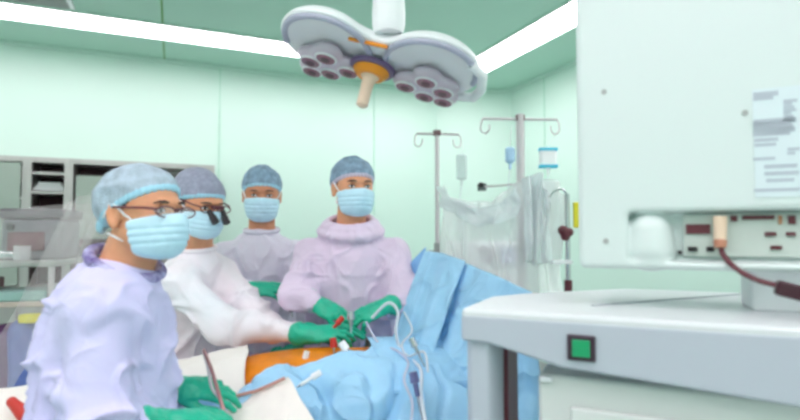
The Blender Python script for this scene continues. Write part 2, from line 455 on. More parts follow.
cabinet(sD, sE, 'last stainless cabinet, mostly behind the caps of nurse and surgeon', False, (.92, 1.4, 1.7))
# glass door panes belong to the two cabinets: sliding panes drawn as things leaning in their tracks are parts
for (a, b, z0, z1, nm) in ((sA + .04, sB - .04, .95, ztop - .05, 'steel_cabinet'), (sC + .05, sD - .04, 1.30, ztop - .13, 'steel_cabinet.002')):
    ubox(MB(), a, b, CO - .008, CO - .002, z0, z1).build('glass_pane', M_glassy, bpy.data.objects[nm])
# towel
p = WP(43, 175, .15)
m = MB(); 
for i in range(3): m.box(WU((sB + sC) / 2, .16, 1.69 + .022 * i), (.22 - .03 * i, .16, .02), Rr)
tag(m.build('folded_towel', M_white, bevel=.008), 'folded white towel on the upper shelf of the narrow cabinet', 'towel')
# boxes on shelves
for i, (s_, z, sx, sz, c, lb) in enumerate(((sA + .9, 1.62, .22, .12, (150, 160, 158), 'grey supply box on the top shelf of the far cabinet'),
        (sA + .75, 1.27, .3, .18, (190, 196, 190), 'pale wide supply box on the middle shelf of the far cabinet'),
        (sA + 1.15, 1.27, .2, .14, (120, 130, 134), 'dark grey supply box beside the pale wide box'),
        (sB + .13, 1.24, .12, .14, (120, 110, 116), 'small grey carton on the lower shelf of the narrow cabinet'),
        (sB + .30, 1.24, .10, .10, (185, 170, 170), 'small pinkish carton beside the small grey carton'),
        (sC + .25, .94, .26, .2, (150, 140, 146), 'grey storage box behind the nurse in the green glass cabinet'),
        )):
    tag(MB().box(WU(s_, .15, z + sz / 2), (sx, .18, sz), Rr).build('supply_box', mat('box_%d' % i, c, .6), bevel=.005), lb, 'box', 'supply boxes in the wall cabinets')

# ------------------------------------------------------------------ left: trolley with equipment
def trolley():
    o = P(8, 300, 3.0); 
    s0, s1 = -1.9, -1.9
    c = P(12, 262, 2.7); zt = c.z
    e = empty('instrument_trolley', V(c.x, c.y, 0), 'stainless trolley with two shelves behind the plastic cover', 'trolley')
    Rz = Matrix.Rotation(math.radians(12), 3, 'Z')
    MB().box(V(c.x - .15, c.y, zt), (.85, .5, .03), Rz).build('top', M_steel, e, bevel=.006)
    MB().box(V(c.x - .15, c.y, zt - .19), (.85, .5, .025), Rz).build('shelf', mat('warm_steel', (205, 190, 180), .4, .3), e, bevel=.006)
    MB().box(V(c.x - .15, c.y, .35), (.85, .5, .025), Rz).build('shelf', M_steel, e, bevel=.006)
    for a in (-.4, .4):
        for b in (-.22, .22):
            q = V(c.x - .15, c.y, 0) + Rz @ V(a, b, 0)
            l = MB().cyl(q + V(0, 0, .09), q + V(0, 0, zt), .014, seg=12).build('leg', M_pole, e)
            MB().cyl(q + V(-.012, 0, .045), q + V(.012, 0, .045), .045, seg=16).build('wheel', M_black, l)
    return c, zt, Rz
c, zt, Rz = trolley()
def box_on(name, px, py, d, size, m, lb, cat, z=None, bev=.01):
    p = P(px, py, d); z = z if z is not None else p.z
    return tag(MB().box(V(p.x, p.y, z + size[2] / 2), size, Rz).build(name, m, bevel=bev), lb, cat)
zs = zt + .015
e = empty('suction_machine', V(P(40, 240, 2.7).x, 2.72, zs), 'dark grey boxy suction machine on the trolley under plastic', 'machine')
MB().box(V(LOC[e].x, 2.72, zs + .1), (.26, .26, .2), Rz).build('housing', mat('mid_grey', (105, 108, 116), .5), e, bevel=.02)
MB().box(V(LOC[e].x, 2.72, zs + .225), (.28, .28, .05), Rz).build('lid', mat('dk_grey', (85, 86, 92), .5), e, bevel=.015)
MB().box(V(LOC[e].x + .01, 2.585, zs + .09), (.16, .01, .09), Rz).build('panel', M_maroon, e, bevel=.004)
MB().cyl(V(LOC[e].x - .06, 2.60, zs + .16), V(LOC[e].x - .06, 2.57, zs + .16), .018).build('knob', M_black, e)
box_on('kidney_dish', 6, 255, 2.6, (.16, .11, .045), M_chrome, 'steel dish on the trolley at the left edge', 'dish', zs, .015)
tag(MB().cyl(V(P(22, 255, 2.55).x, 2.55, zs), V(P(22, 255, 2.55).x, 2.55, zs + .07), .035).build('beaker', M_plast), 'clear plastic beaker on the trolley before the suction machine', 'beaker')
zs2 = zt - .19 + .0125
box_on('instrument_tray', 18, 280, 2.62, (.34, .24, .05), mat('tray_green', (150, 185, 180), .4), 'pale green tray on the upper shelf of the trolley', 'tray', zs2, .012)
box_on('dark_case', -22, 280, 2.66, (.14, .22, .1), M_maroon, 'dark red case beside the pale green tray', 'case', zs2, .01)
zs3 = .3625
for (px, d, sz, cc, lb) in ((8, 2.62, (.2, .2, .52), (95, 60, 110), 'violet supply bag on the bottom shelf of the trolley'),
                            (34, 2.6, (.16, .18, .56), (95, 115, 185), 'blue supply bag next to the violet supply bag'),
                            (-25, 2.6, (.2, .18, .44), (150, 60, 55), 'red brown supply bag at the frame edge under the trolley top')):
    x = P(px, 330, d).x; f = Field((x - .16, d - .14, zs3 - .02), (x + .16, d + .14, zs3 + sz[2] + .03), .012)
    f.box((x, d, zs3 + sz[2] / 2), (sz[0] / 2, sz[1] / 2, sz[2] / 2), None, .04, .01)
    f.ell((x, d, zs3 + sz[2] - .04), (sz[0] * .35, sz[1] * .3, .06), None, .05)
    tag(f.mesh('supply_bag', mat('bag_%d' % px, cc, .5, bump=.4, bscale=20), disp=lambda v, n: .008 * vnoise(v * 14), smooth=1), lb, 'bag', 'bags on the trolley bottom shelf')
x = P(28, 303, 2.45).x
tag(MB().box(V(x, 2.50, zs3 + .56 + .022), (.12, .06, .04), Rz).build('packet', M_yel, bevel=.008), 'yellow packet lying on top of the blue supply bag', 'packet')

# clear plastic covers hanging at left
def plastic(name, px_top, px_bot, nu=40, nv=40, amp=.03, fr=6, m=None, seed=0, lb='', solid=.0015):
    """px_top/px_bot: polylines of (px,py,d)"""
    def samp(pl, t):
        pl = [P(*q) for q in pl]; x = t * (len(pl) - 1); i = min(int(x), len(pl) - 2); return pl[i].lerp(pl[i + 1], x - i)
    G = np.zeros((nu, nv, 3))
    for i in range(nu):
        a = samp(px_top, i / (nu - 1)); b = samp(px_bot, i / (nu - 1))
        for j in range(nv): G[i, j] = a.lerp(b, j / (nv - 1))
    uu, vv = np.meshgrid(np.linspace(0, 1, nu), np.linspace(0, 1, nv), indexing='ij')
    q = np.stack([uu * fr + seed, vv * 1.6 + seed, uu * 0 + seed], -1).reshape(-1, 3)
    d = (vnoise(q) + .5 * vnoise(q * 2.3)).reshape(nu, nv) * amp
    q2 = q + 11; d2 = vnoise(q2 * 1.3).reshape(nu, nv) * amp * .6
    G[..., 1] += d; G[..., 0] += d2; G[..., 2] += d2 * .3
    return tag(grid_mesh(name, G, m or M_plast, solid=solid), lb, 'plastic cover')
plastic('plastic_cover', [(112, 196, 1.9), (95, 192, 1.95), (70, 200, 2.0)], [(52, 330, 1.8), (10, 390, 1.85), (-50, 420, 1.9)], m=M_plast2, seed=3, lb='clear plastic sheet slanting down behind the nurse at left')
plastic('plastic_cover', [(108, 205, 2.1), (60, 205, 2.2), (-10, 212, 2.25)], [(96, 265, 2.1), (40, 262, 2.2), (-30, 275, 2.25)], m=M_plast2, amp=.05, seed=8, lb='crumpled clear plastic over the suction machine on the trolley')

# ------------------------------------------------------------------ surgical lamp
def lamp():
    O = P(377, 61, 1.95); Dn = math.radians
    R = Matrix.Rotation(Dn(13), 3, 'Y') @ Matrix.Rotation(Dn(-9), 3, 'X')
    L = lambda x, y, z: O + R @ V(x, y, z)
    e = empty('surgical_lamp', O, 'large white ceiling surgical lamp with two lobes above the team', 'lamp')
    Mx = np.array(R)
    lo = np.array(O) - .5; hi = np.array(O) + .5; lo[2] = O.z - .25; hi[2] = O.z + .3; lo[1] = O.y - .33; hi[1] = O.y + .33
    f = Field(lo, hi, .0045)
    for (cx, cy, rx, ry) in ((-.185, -.03, .175, .215), (.20, -.03, .185, .215)):
        f.ell(L(cx, cy, .0), (rx, ry, .085), Mx, .05)
    f.ell(L(0, -.02, .015), (.12, .11, .055), Mx, .06)
    f.half(L(0, 0, 0), R @ V(0, 0, 1), .012)
    # hollow the underside a little so the rim reads
    for (cx, cy, rx, ry) in ((-.185, -.02, .15, .185), (.20, -.02, .16, .185)):
        f.ell(L(cx, cy, -.004), (rx, ry, .022), Mx, .006, 's')
    sh = f.mesh('lamp_shell', M_white, e)
    # rims under the near edge
    m = MB()
    for (cx, cy, rx, ry) in ((-.185, -.03, .158, .196), (.20, -.03, .168, .196)):
        pts = [L(cx + rx * math.cos(a), cy + ry * math.sin(a), -.004) for a in np.linspace(math.pi * .95, math.pi * 2.05, 40)]
        m.tube(pts, .011, 10)
    m.build('rim_band', mat('rim_grey', (178, 180, 200), .35), e)
    # pods with lenses
    for (cx, cy, s_, spots) in ((-.15, .05, 1, ((-.10, .0), (-.035, -.055), (-.03, .07), (-.105, .085), (.045, .02))), (.165, .06, 1, ((.10, .0), (.03, -.055), (.035, .07), (.11, .08), (-.045, .02)))):
        f = Field(np.array(L(cx, cy, -.02)) - (.22, .2, .12), np.array(L(cx, cy, -.02)) + (.22, .2, .12), .0045)
        for (a, b) in spots: f.ell(L(cx + a, cy + b, -.012), (.057, .057, .028), Mx, .03)
        pod = f.mesh('lamp_pod', M_pod, e)
        for (a, b) in spots:
            c0 = L(cx + a, cy + b, -.036); n = R @ V(0, 0, -1)
            q = MB().cyl(c0, c0 + n * .006, .043, .041, 24).build('bezel', M_white, pod)
            MB().cyl(c0 + n * .006, c0 + n * .009, .036, .034, 24).build('lens', M_lens, pod)
            MB().cyl(c0 + n * .009, c0 + n * .012, .018, .016, 16).build('lens_core', M_lensd, pod)
    # centre hub and handle
    n = R @ V(0, 0, -1)
    MB().cyl(L(-.015, .03, -.012), L(-.015, .03, -.03), .088, .084, 40).build('hub_ring', mat('hub_dark', (110, 90, 130), .3), e, bevel=.004)
    MB().cyl(L(-.015, .03, -.030), L(-.015, .03, -.055), .072, .052, 36).build('collar', M_orange, e, bevel=.004)
    MB().tube([L(-.015, .03, -.05), L(-.015, .03, -.065), L(-.017, .03, -.10), L(-.017, .03, -.17), L(-.017, .03, -.178)], [.04, .026, .023, .022, .012], 24).build('handle', M_cream, e)
    MB().box(L(-.03, -.13, -.006), (.14, .012, .012), R).build('accent_strip', M_orange, e, bevel=.004, label='orange strip under the lamp centre')
    # grab loops at the ends
    for sx, cx in ((1, .385),):
        pts = [L(cx - sx * .05, -.14, -.005), L(cx, -.10, -.015), L(cx + sx * .015, 0, -.02), L(cx, .09, -.015), L(cx - sx * .05, .13, -.005)]
        pp = []
        for i in range(len(pts) - 1):
            for t in np.linspace(0, 1, 6, endpoint=False): pp.append(pts[i].lerp(pts[i + 1], t))
        MB().tube(pp + [pts[-1]], .018, 12).build('grab_rail', M_white, e)
    # stem to the ceiling
    b = L(.032, -.13, .045)
    MB().tube([b, b + V(0, 0, .03), b + V(0, 0, .07), b + V(0, 0, .16), b + V(0, 0, .30), b + V(0, 0, .33)], [.05, .057, .058, .054, .05, .03], 32).build('joint', M_white, e)
    MB().cyl(b + V(0, 0, .3), V(b.x, b.y, H - .03), .03, seg=24).build('pole', M_white, e)
    MB().cyl(V(b.x, b.y, H - .04), V(b.x, b.y, H), .11, .12, 32).build('ceiling_plate', M_white, e)
lamp()

# ------------------------------------------------------------------ people
def frame(fwd, up=(0, 0, 1)):
    f = Vector(fwd).normalized(); u = Vector(up); r = f.cross(u).normalized(); u = r.cross(f)
    return Matrix((r, f, u)).transposed()          # columns: right, forward, up

def add_head(F_, c, R, s, grow=0):
    L = lambda x, y, z: np.array(Vector(c) + R @ (V(x, y, z) * s)); M = np.array(R)
    E = lambda p, r, k=.012, mode='u': F_.ell(L(*p), [v * s + grow for v in r], M, k * s, mode)
    E((0, -.014, .028), (.074, .094, .083)); E((0, .022, -.02), (.068, .066, .085), .02)
    E((0, .033, -.076), (.052, .046, .038), .025)
    E((0, .077, -.096), (.018, .016, .015))
    for q in (-1, 1):
        E((q * .044, .056, -.028), (.02, .022, .02)); E((q * .05, .01, -.06), (.018, .03, .025), .02)
    F_.cap(L(-.026, .083, .02), L(.026, .083, .02), .009 * s, .009 * s, .01 * s)
    for q in (-1, 1): E((q * .031, .1, .002), (.018, .014, .011), .012, 's')
    F_.cap(L(0, .082, .006), L(0, .104, -.032), .007 * s, .011 * s, .008 * s)
    for q in (-1, 1): E((q * .011, .098, -.036), (.008, .01, .007), .006)
    E((0, .09, -.06), (.022, .01, .006), .006); E((0, .088, -.069), (.019, .01, .006), .005)
    for q in (-1, 1):
        Rq = R @ Matrix.Rotation(q * .35, 3, 'Z')
        F_.ell(L(q * .078, -.02, -.012), [.008 * s, .019 * s, .031 * s], np.array(Rq), .006 * s)
        F_.ell(L(q * .086, -.017, -.008), [.005 * s, .010 * s, .018 * s], np.array(Rq), .004 * s, 's')
        F_.ell(L(q * .08, -.016, -.038), [.006 * s, .010 * s, .010 * s], np.array(Rq), .006 * s)

def add_hand(F_, wrist, R, s, side, curls, grow, thumb=.6, spread=.06, cuff=0, k=.004, elbow=None):
    """R columns: X across, Y to fingertips, Z back of the hand"""
    L = lambda x, y, z: np.array(Vector(wrist) + R @ (V(x, y, z) * s)); M = np.array(R)
    F_.ell(L(0, .047, 0), (.041 * s + grow, .052 * s + grow, .0155 * s + grow), M, .01)
    F_.cap(L(0, -.01, 0), L(0, .03, 0), .025 * s + grow, .024 * s + grow, .02)
    lens = ((.040, .026, .022), (.045, .029, .022), (.041, .027, .022), (.032, .021, .019))
    for i in range(4):
        x = (-1.5 + i) * .0205 * (side * 1); y = .083 - (.006 if i in (0,) else 0) - (.014 if i == 3 else 0)
        # i=0 index next to thumb; thumb is at -X for a right hand (side=+1)
        a = 0; p = V(x, y, 0); sp = (-1.5 + i) * spread * side
        r = .0088 - .0006 * (i == 3)
        for j, l in enumerate(lens[i]):
            a += curls[i] * (.8, 1, .7)[j]
            q = p + V(math.sin(sp) * math.cos(a), math.cos(sp) * math.cos(a), -math.sin(a)) * l
            F_.cap(L(*p), L(*q), r * s + grow, (r - .0008) * s + grow, k if j else .007); p = q; r -= .0008
    x = -side * .028
    p0 = V(x, .018, -.006); p1 = p0 + V(-side * .028 * thumb, .034, -.016); p2 = p1 + V(-side * .010 * thumb, .032, -.008); p3 = p2 + V(side * .004, .024, -.006)
    F_.cap(L(*p0), L(*p1), .015 * s + grow, .0115 * s + grow, .012); F_.cap(L(*p1), L(*p2), .011 * s + grow, .0098 * s + grow, .005); F_.cap(L(*p2), L(*p3), .0098 * s + grow, .0085 * s + grow, .004)
    if cuff:
        w_ = Vector(wrist); F_.cap(w_, w_ + (Vector(elbow) - w_).normalized() * cuff, .029 + grow, .041 + grow, .012)

def person(label, head, face, hs, neck, pelvis, bodyf, arms, gown, cap_m, skin, width=1.0, gown_k=1.0, up=(0, 0, 1), collar='round', voxel=.0045, puff=.014, seed=0, cslope=.40, czero=.040, band=True, bandm=None, bk=1.0, amp=1.0, extra=()):
    f2 = Vector((bodyf[0], bodyf[1])).normalized(); rt = Vector((f2.y, -f2.x, 0)); fw = Vector((f2.x, f2.y, 0))
    neck = Vector(neck); pelvis = Vector(pelvis); head = Vector(head)
    HR = frame(face, up)
    e = empty('person', (pelvis.x, pelvis.y, 0), label, 'person')
    pts = [head, neck, pelvis, V(pelvis.x, pelvis.y, 0)] + [q for a in arms for q in (a['s'], a['e'], a['w'], Vector(a['w']) + Vector(a['d']).normalized() * .2)]
    lo = np.min([list(q) for q in pts], 0) - .3; hi = np.max([list(q) for q in pts], 0) + .3; lo[2] = 0.0; hi[2] = max(head.z + .2, hi[2] - .2)
    # --- body: one continuous surface
    lo2 = lo.copy(); lo2[2] = -.02
    B = Field(lo2, hi, voxel)
    Ck = lambda z: pelvis.lerp(neck, (z - pelvis.z) / (neck.z - pelvis.z)) if z > pelvis.z else pelvis
    T = neck.z
    zs = [pelvis.z - .12, pelvis.z - .05, pelvis.z + .05, (pelvis.z + T) / 2 - .02, T - .2, T - .12, T - .06, T - .03]
    rx = [.14, .155, .15, .135, .14, .12, .08, .05]; ry = [.09, .10, .095, .09, .095, .085, .06, .045]
    cx = [Ck(z).x for z in zs]; cy = [Ck(z).y for z in zs]
    B.loft(zs, cx, cy, [v * width for v in rx], ry, f2)
    B.cap(neck - V(0, 0, .04), head + HR @ V(0, -.022, -.06) * hs, .064, .058, .03)
    for a in arms:
        s_, el, w_ = Vector(a['s']), Vector(a['e']), Vector(a['w'])
        B.cap(neck - V(0, 0, .07), s_, .036, .044, .02); B.cap(s_, el, .045, .036, .02); B.cap(el, w_, .037, .024, .015)
    hips = []
    for q in (-1, 1):
        h0 = pelvis + rt * q * .09 - V(0, 0, .06); kn = V(pelvis.x, pelvis.y, .48) + rt * q * .10 + fw * .02; an = V(pelvis.x, pelvis.y, .09) + rt * q * .11
        B.cap(h0, kn, .08, .052, .03); B.cap(kn, an, .052, .035, .02); B.cap(an - V(0, 0, .045), an + fw * .14 - V(0, 0, .06), .032, .028, .02)
        hips.append((h0, kn, an))
    add_head(B, head, HR, hs)
    for a in arms: add_hand(B, a['w'], a['R'], .97, a['side'], a['c'], -.001, a.get('t', .6))
    B.mesh('body', skin, e)
    # --- trousers and shoes (below the gown)
    for q in (0, 1):
        h0, kn, an = hips[q]
        S = Field(np.array(an) - (.2, .2, .095), np.array(an) + (.2, .2, .08), .008)
        S.cap(an - V(0, 0, .05), an + fw * .15 - V(0, 0, .05), .043, .038, .02); S.half((0, 0, .002), (0, 0, 1))
        S.mesh('shoe', M_shoe, e)
    Tm = Field((pelvis.x - .35, pelvis.y - .35, .08), (pelvis.x + .35, pelvis.y + .35, pelvis.z + .05), .014)
    for h0, kn, an in hips: Tm.cap(h0, kn, .098, .08, .03); Tm.cap(kn, an, .08, .06, .03)
    Tm.mesh('trousers', M_trous, e)
    # --- gown
    gz = [.34, .6, pelvis.z - .05, pelvis.z + .06, (pelvis.z + T) / 2, T - .2, T - .12, T - .06, T - .025, T - .005]
    grx = [.245, .235, .205, .195, .185, .19, .17, .115, .08, .072]; gry = [.19, .175, .155, .148, .145, .148, .135, .11, .085, .072]
    Gf = Field(lo, hi, .0065)
    Gf.loft(gz, [Ck(z).x for z in gz], [Ck(z).y for z in gz], [v * width * gown_k for v in grx], [v * gown_k * bk for v in gry], f2, .04)
    for a in arms:
        s_, el, w_ = Vector(a['s']), Vector(a['e']), Vector(a['w']); g = a.get('g', 1)
        Gf.cap(neck - V(0, 0, .072), s_, .055, .066 * g, .05); Gf.cap(s_, el, .068 * g, .068 * g, .035); Gf.cap(el, w_.lerp(el, .09), .068 * g, .036, .03)
    for (c_, r_) in extra: Gf.ell(c_, r_, None, .06)
    if collar == 'cowl':
        Rc = frame(fw); 
        for (zz, rr, r2) in ((-.022, .112, .020), (.004, .096, .018), (.020, .083, .013)):
            for i in range(24):
                a0 = 2 * math.pi * i / 24; a1 = 2 * math.pi * (i + 1) / 24
                q = lambda a: neck + rt * rr * math.cos(a) * 1.12 + fw * (rr * math.sin(a) + .012) + V(0, 0, zz - .028 * math.sin(a))
                Gf.cap(q(a0), q(a1), r2, r2, .012)
    segs = [(np.array(a['s']), np.array(a['e']), np.array(a['w'])) for a in arms]
    pz = pelvis.z
    def disp(v, n):
        # sleeves fold across the arm, the body folds hang down
        best = np.full(len(v), 9.); tcoord = np.zeros(len(v))
        for s_, el, w_ in segs:
            for (a, b, base) in ((s_, el, 0), (el, w_, 1)):
                ab = b - a; t = np.clip((v - a) @ ab / (ab @ ab), 0, 1); d = np.linalg.norm(v - a - t[:, None] * ab, axis=1)
                q = d < best; best = np.where(q, d, best); tcoord = np.where(q, base + t, tcoord)
        arm = np.clip((.12 - best) / .03, 0, 1)
        v0 = v + seed
        warp = np.stack([vnoise(v0 * 5), vnoise(v0 * 5 + 9), vnoise(v0 * 5 + 17)], 1) * .05
        q = v0 + warp
        cr = lambda a: np.clip(1 - np.abs(vnoise(a)) * 4.5, 0, 1) ** 1.5
        body = .014 * vnoise(q * np.array([7, 7, 2.2])) + .019 * cr(q * np.array([6, 6, 2.4]) + 3) + .011 * cr(q * np.array([12, 12, 6]) + 8) - .008
        near_el = np.exp(-((tcoord - 1.0) / .35) ** 2)
        sl = .010 * vnoise(q * 9) + (.012 + .018 * near_el) * cr(q * np.array([6, 6, 10])) + .010 * cr(q * np.array([12, 12, 10]) + 5) - .008
        top = np.clip((T - .0 - v[:, 2]) / .12, 0, 1)
        return (body * (1 - arm) + sl * arm) * (.25 + .75 * top) * amp
    g = Gf.mesh('gown', gown, e, disp=disp, smooth=1)
    # --- gloves
    for a in arms:
        w_ = Vector(a['w']); D = a['R'] @ V(0, 1, 0)
        q = [w_ - D * .12, w_ + D * .2, w_, w_ + (Vector(a['e']) - w_).normalized() * .1]
        l2 = np.min([list(v) for v in q], 0) - .08; h2 = np.max([list(v) for v in q], 0) + .08
        Gl = Field(l2, h2, .0026)
        add_hand(Gl, a['w'], a['R'], 1.0, a['side'], a['c'], .0012, a.get('t', .6), cuff=a.get('cuff', .07), elbow=a['e'])
        Gl.mesh('glove', M_glove, e, disp=lambda v, n: .0012 * ridge(v * 70) - .0006)
    # --- mask
    HL = lambda x, y, z: head + HR @ (V(x, y, z) * hs); HM = np.array(HR)
    K = Field(np.array(head) - .17, np.array(head) + .17, .0028)
    for (p, r, k_) in (((0, .030, -.035), (.073, .068, .075), .02), ((0, .045, -.08), (.060, .052, .046), .03), ((0, .085, -.03), (.022, .034, .03), .04), ((0, .08, -.06), (.038, .034, .04), .03)):
        K.ell(HL(*p), [v * hs + .004 for v in r], HM, k_)
    K.half(HL(0, .012, 0), HR @ V(0, 1, .12), .006)
    K.half(HL(0, .1, -.006), HR @ V(0, .25, -1), .008)
    K.half(HL(0, .04, -.122), HR @ V(0, .1, 1), .02)
    Hh = np.array(head)
    def mdisp(v, n):
        q = (v - Hh) @ HM / hs
        z = q[:, 2]; pl = np.zeros(len(v))
        for zc in (-.042, -.06, -.078): pl += np.exp(-((z - zc - .12 * (q[:, 1] - .09)) / .0035) ** 2)
        return -.0030 * pl + .0014 * vnoise(v * 60 + seed)
    mk = K.mesh('face_mask', M_mask, e, disp=mdisp)
    m = MB()
    for q in (-1, 1):
        m.tube([HL(q * .062, .035, -.028), HL(q * .074, .012, -.012), HL(q * .082, -.012, .012), HL(q * .082, -.03, .014), HL(q * .081, -.045, -.01), HL(q * .074, -.06, -.02)], .0028 * hs, 6)
        m.tube([HL(q * .052, .035, -.085), HL(q * .066, .0, -.075), HL(q * .066, -.03, -.066), HL(q * .05, -.07, -.06), HL(q * .02, -.085, -.058)], .0028 * hs, 6)
    m.build('mask_strap', M_strap, mk)
    # --- cap
    Cp = Field(np.array(head) - .2, np.array(head) + .2, .004)
    Cp.ell(HL(0, -.016 - puff * .8, .030), [(.074 * hs + .006 + puff * .5), (.094 * hs + .006 + puff), (.083 * hs + .004 + puff * .5)], HM, .01)
    Cp.ell(HL(0, -.065, .02), [.068 * hs, .062 * hs + puff, .066 * hs], HM, .04)
    cn = HR @ V(0, -cslope, 1); co_ = HL(0, .09, czero); Cp.half(co_, cn, .008)
    cpn = np.array(cn) / np.linalg.norm(np.array(cn))
    def cdisp(v, n):
        q = (v - Hh) @ HM; h_ = (v - np.array(co_)) @ cpn
        ang = np.arctan2(q[:, 0], q[:, 1] + .02); edge = np.exp(-h_ / .035)
        return .0016 * np.sin(ang * 40 + 3 * vnoise(v * 20)) * edge + (.005 * ridge(v * 20 + seed) - .002) * (1 - .8 * edge) - .004 * np.exp(-np.maximum(h_, 0) / .010)
    cp = Cp.mesh('surgical_cap', [cap_m, bandm or M_band], e, disp=cdisp, mfn=(lambda c_: (((c_ - np.array(co_)) @ cpn) < (.018 if band else .006)).astype(int)))
    # --- hair under the cap
    Hr = Field(np.array(head) - .14, np.array(head) + .14, .004)
    Hr.ell(HL(0, -.016, .026), [.0765 * hs, .0965 * hs, .085 * hs], HM, .01)
    Hr.half(HL(0, .09, czero - .010), HR @ V(0, -cslope - .06, 1), .004)
    Hr.ell(HL(0, .02, -.02), [.0, .0, .0] if False else [.001, .001, .001], HM, .001, 's')
    Hr.mesh('hair', M_hair, e)
    # --- eyes and brows
    for q in (-1, 1):
        c0 = HL(q * .031, .0790, .0005); Re = HR @ Matrix.Rotation(-q * .28, 3, 'Z')
        m = MB(); m.sphere(c0, (.0135 * hs, .0085 * hs, .0058 * hs), Re, 20); ey = m.build('eye', M_eye, e)
        MB().sphere(c0 + Re @ V(0, .0040, -.0004), (.0064 * hs, .0052 * hs, .0060 * hs), Re, 14).build('iris', M_iris, ey)
        MB().tube([c0 + Re @ (V(x_, y_, z_) * hs) for x_, y_, z_ in ((-.014, .001, .001), (-.007, .0078, .0052), (0, .0092, .0062), (.007, .0078, .0052), (.014, .001, .001))], .0016, 6).build('eyelid', M_hair, ey)
        MB().tube([HL(q * .016, .0925, .0215), HL(q * .028, .0935, .0235), HL(q * .040, .088, .0225), HL(q * .050, .078, .018)], [.002, .0032, .003, .0012], 8).build('eyebrow', M_hair, e)
    return e, HL, HR

def arm(s, el, w, d, back, side, c=(.5, .55, .6, .65), t=.6, g=1, cuff=.07):
    Y = Vector(d).normalized(); Z = Vector(back); X = Y.cross(Z).normalized(); Z = X.cross(Y)
    return dict(s=s, e=el, w=w, d=d, R=Matrix((X, Y, Z)).transposed(), side=side, c=c, t=t, g=g, cuff=cuff)

# far surgeon in pinkish lavender with both hands at the wound
n4 = P(351, 226, 2.25)
person('person in pink lavender gown with cowl neck, hands together over the wound, facing the camera', P(354, 186, 2.22), V(.38, -1, -.12), 1.02, n4, V(n4.x, 2.27, .95), (0.05, -1),
    [arm(P(309, 255, 2.25), P(300, 292, 2.13), P(316, 304, 2.03), V(.8, -.25, -.35), V(-.2, -.5, .8), 1, (.5, .6, .65, .7), cuff=.05),
     arm(P(393, 255, 2.25), P(407, 302, 2.13), P(384, 307, 2.02), V(-.85, -.25, -.3), V(.1, -.5, .8), -1, (.45, .5, .6, .7), cuff=.04)],
    M_lav2, M_cap3, M_skin, bandm=mat('band_pink_grey', (196, 190, 210), .8), width=1.0, gown_k=1.0, collar='cowl', seed=4.3)
# surgeon behind, grey lavender
n3 = P(262, 229, 2.55)
person('person in grey lavender gown with round neckline standing behind, forearm folded, one green glove', P(262, 193, 2.52), V(.24, -1, -.22), 1.06, n3, V(n3.x, 2.60, .95), (0.1, -1),
    [arm(P(224, 256, 2.54), P(222, 300, 2.38), P(252, 289, 2.24), V(1, -.05, .02), V(0, -.6, .8), 1, (.35, .35, .4, .45), cuff=.06),
     arm(P(299, 256, 2.54), P(312, 300, 2.46), P(300, 345, 2.36), V(-.8, -.3, -.2), V(0, -.5, .8), -1)],
    M_gown3, M_cap3, M_skin2, width=1.0, gown_k=.98, seed=9.1)
# operating surgeon with loupes
n2 = P(197, 247, 2.14)
e2, HL2, HR2 = person('person with magnifying loupes and pale pink gown, reaching an arm across to the wound', P(201, 203, 2.06), V(.78, -.62, -.30), 1.03, n2, V(n2.x - .09, 2.2, .95), (.75, -.62),
    [arm(P(180, 285, 1.98), P(222, 326, 1.92), P(309, 335, 1.88), V(1, .10, .10), V(.1, -.5, .9), 1, (.35, .45, .55, .6), g=1.05, cuff=.035),
     arm(P(220, 275, 2.22), P(262, 328, 2.08), P(320, 335, 1.97), V(.85, .05, .28), V(-.2, -.4, .9), -1, (.4, .5, .6, .7), cuff=.05)],
    M_gownw, M_cap2, M_skin, width=.98, seed=2.2, puff=.018)
# nurse in the foreground
n1 = P(122, 263, 1.30)
e1, HL1, HR1 = person('person with spectacles in lavender gown, seen from the side, holding instruments at lower left', P(146, 211, 1.28), V(.915, -.38, -.03), .935, n1, V(-.685, 1.27, .86), (.90, -.35),
    [arm(P(102, 318, 1.19), P(98, 425, 1.13), P(166, 424, 1.22), V(1, .25, .05), V(0, -.3, 1), 1, (.45, .5, .55, .6), g=1.10, cuff=.05),
     arm(P(134, 302, 1.42), P(150, 410, 1.44), P(178, 388, 1.44), V(1, .10, -.02), V(.1, -.45, .9), -1, (.35, .4, .5, .6), g=1.0, cuff=.06)],
    M_lav, M_cap, M_skin, width=.86, gown_k=.92, seed=6.7, puff=.012, voxel=.004, cslope=.58, czero=.056, bk=.98, amp=1.5, extra=((P(104, 335, 1.27), (.085, .10, .13)), (P(110, 292, 1.28), (.08, .10, .065))))
# spectacles
def spectacles(e, HL, HR, s, m, lensm):
    q = MB()
    for k_ in (-1, 1):
        c = HL(k_ * .033, .103, -.002); q.torus(c, .021 * s, .0020, HR @ Matrix.Rotation(math.pi / 2, 3, 'X') @ Matrix.Diagonal((1.3, .58, 1)), 28, 6)
    q.tube([HL(-.012, .106, .004), HL(0, .109, .007), HL(.012, .106, .004)], .0018, 6)
    fr = q.build('spectacles', m, e)
    for k_ in (-1, 1):
        MB().tube([HL(k_ * .056, .101, .004), HL(k_ * .072, .07, .006), HL(k_ * .081, .01, .006), HL(k_ * .083, -.02, .006)], [.0030, .003, .0026, .002], 8).build('temple_arm', m, fr)
        c = HL(k_ * .033, .1035, -.002)
        MB().sphere(c, (.022 * s, .001, .015 * s), HR, 20).build('lens', lensm, fr)
spectacles(e1, HL1, HR1, 1, M_maroon, mat('lens_clear', (250, 250, 250), .05, alpha=.12))
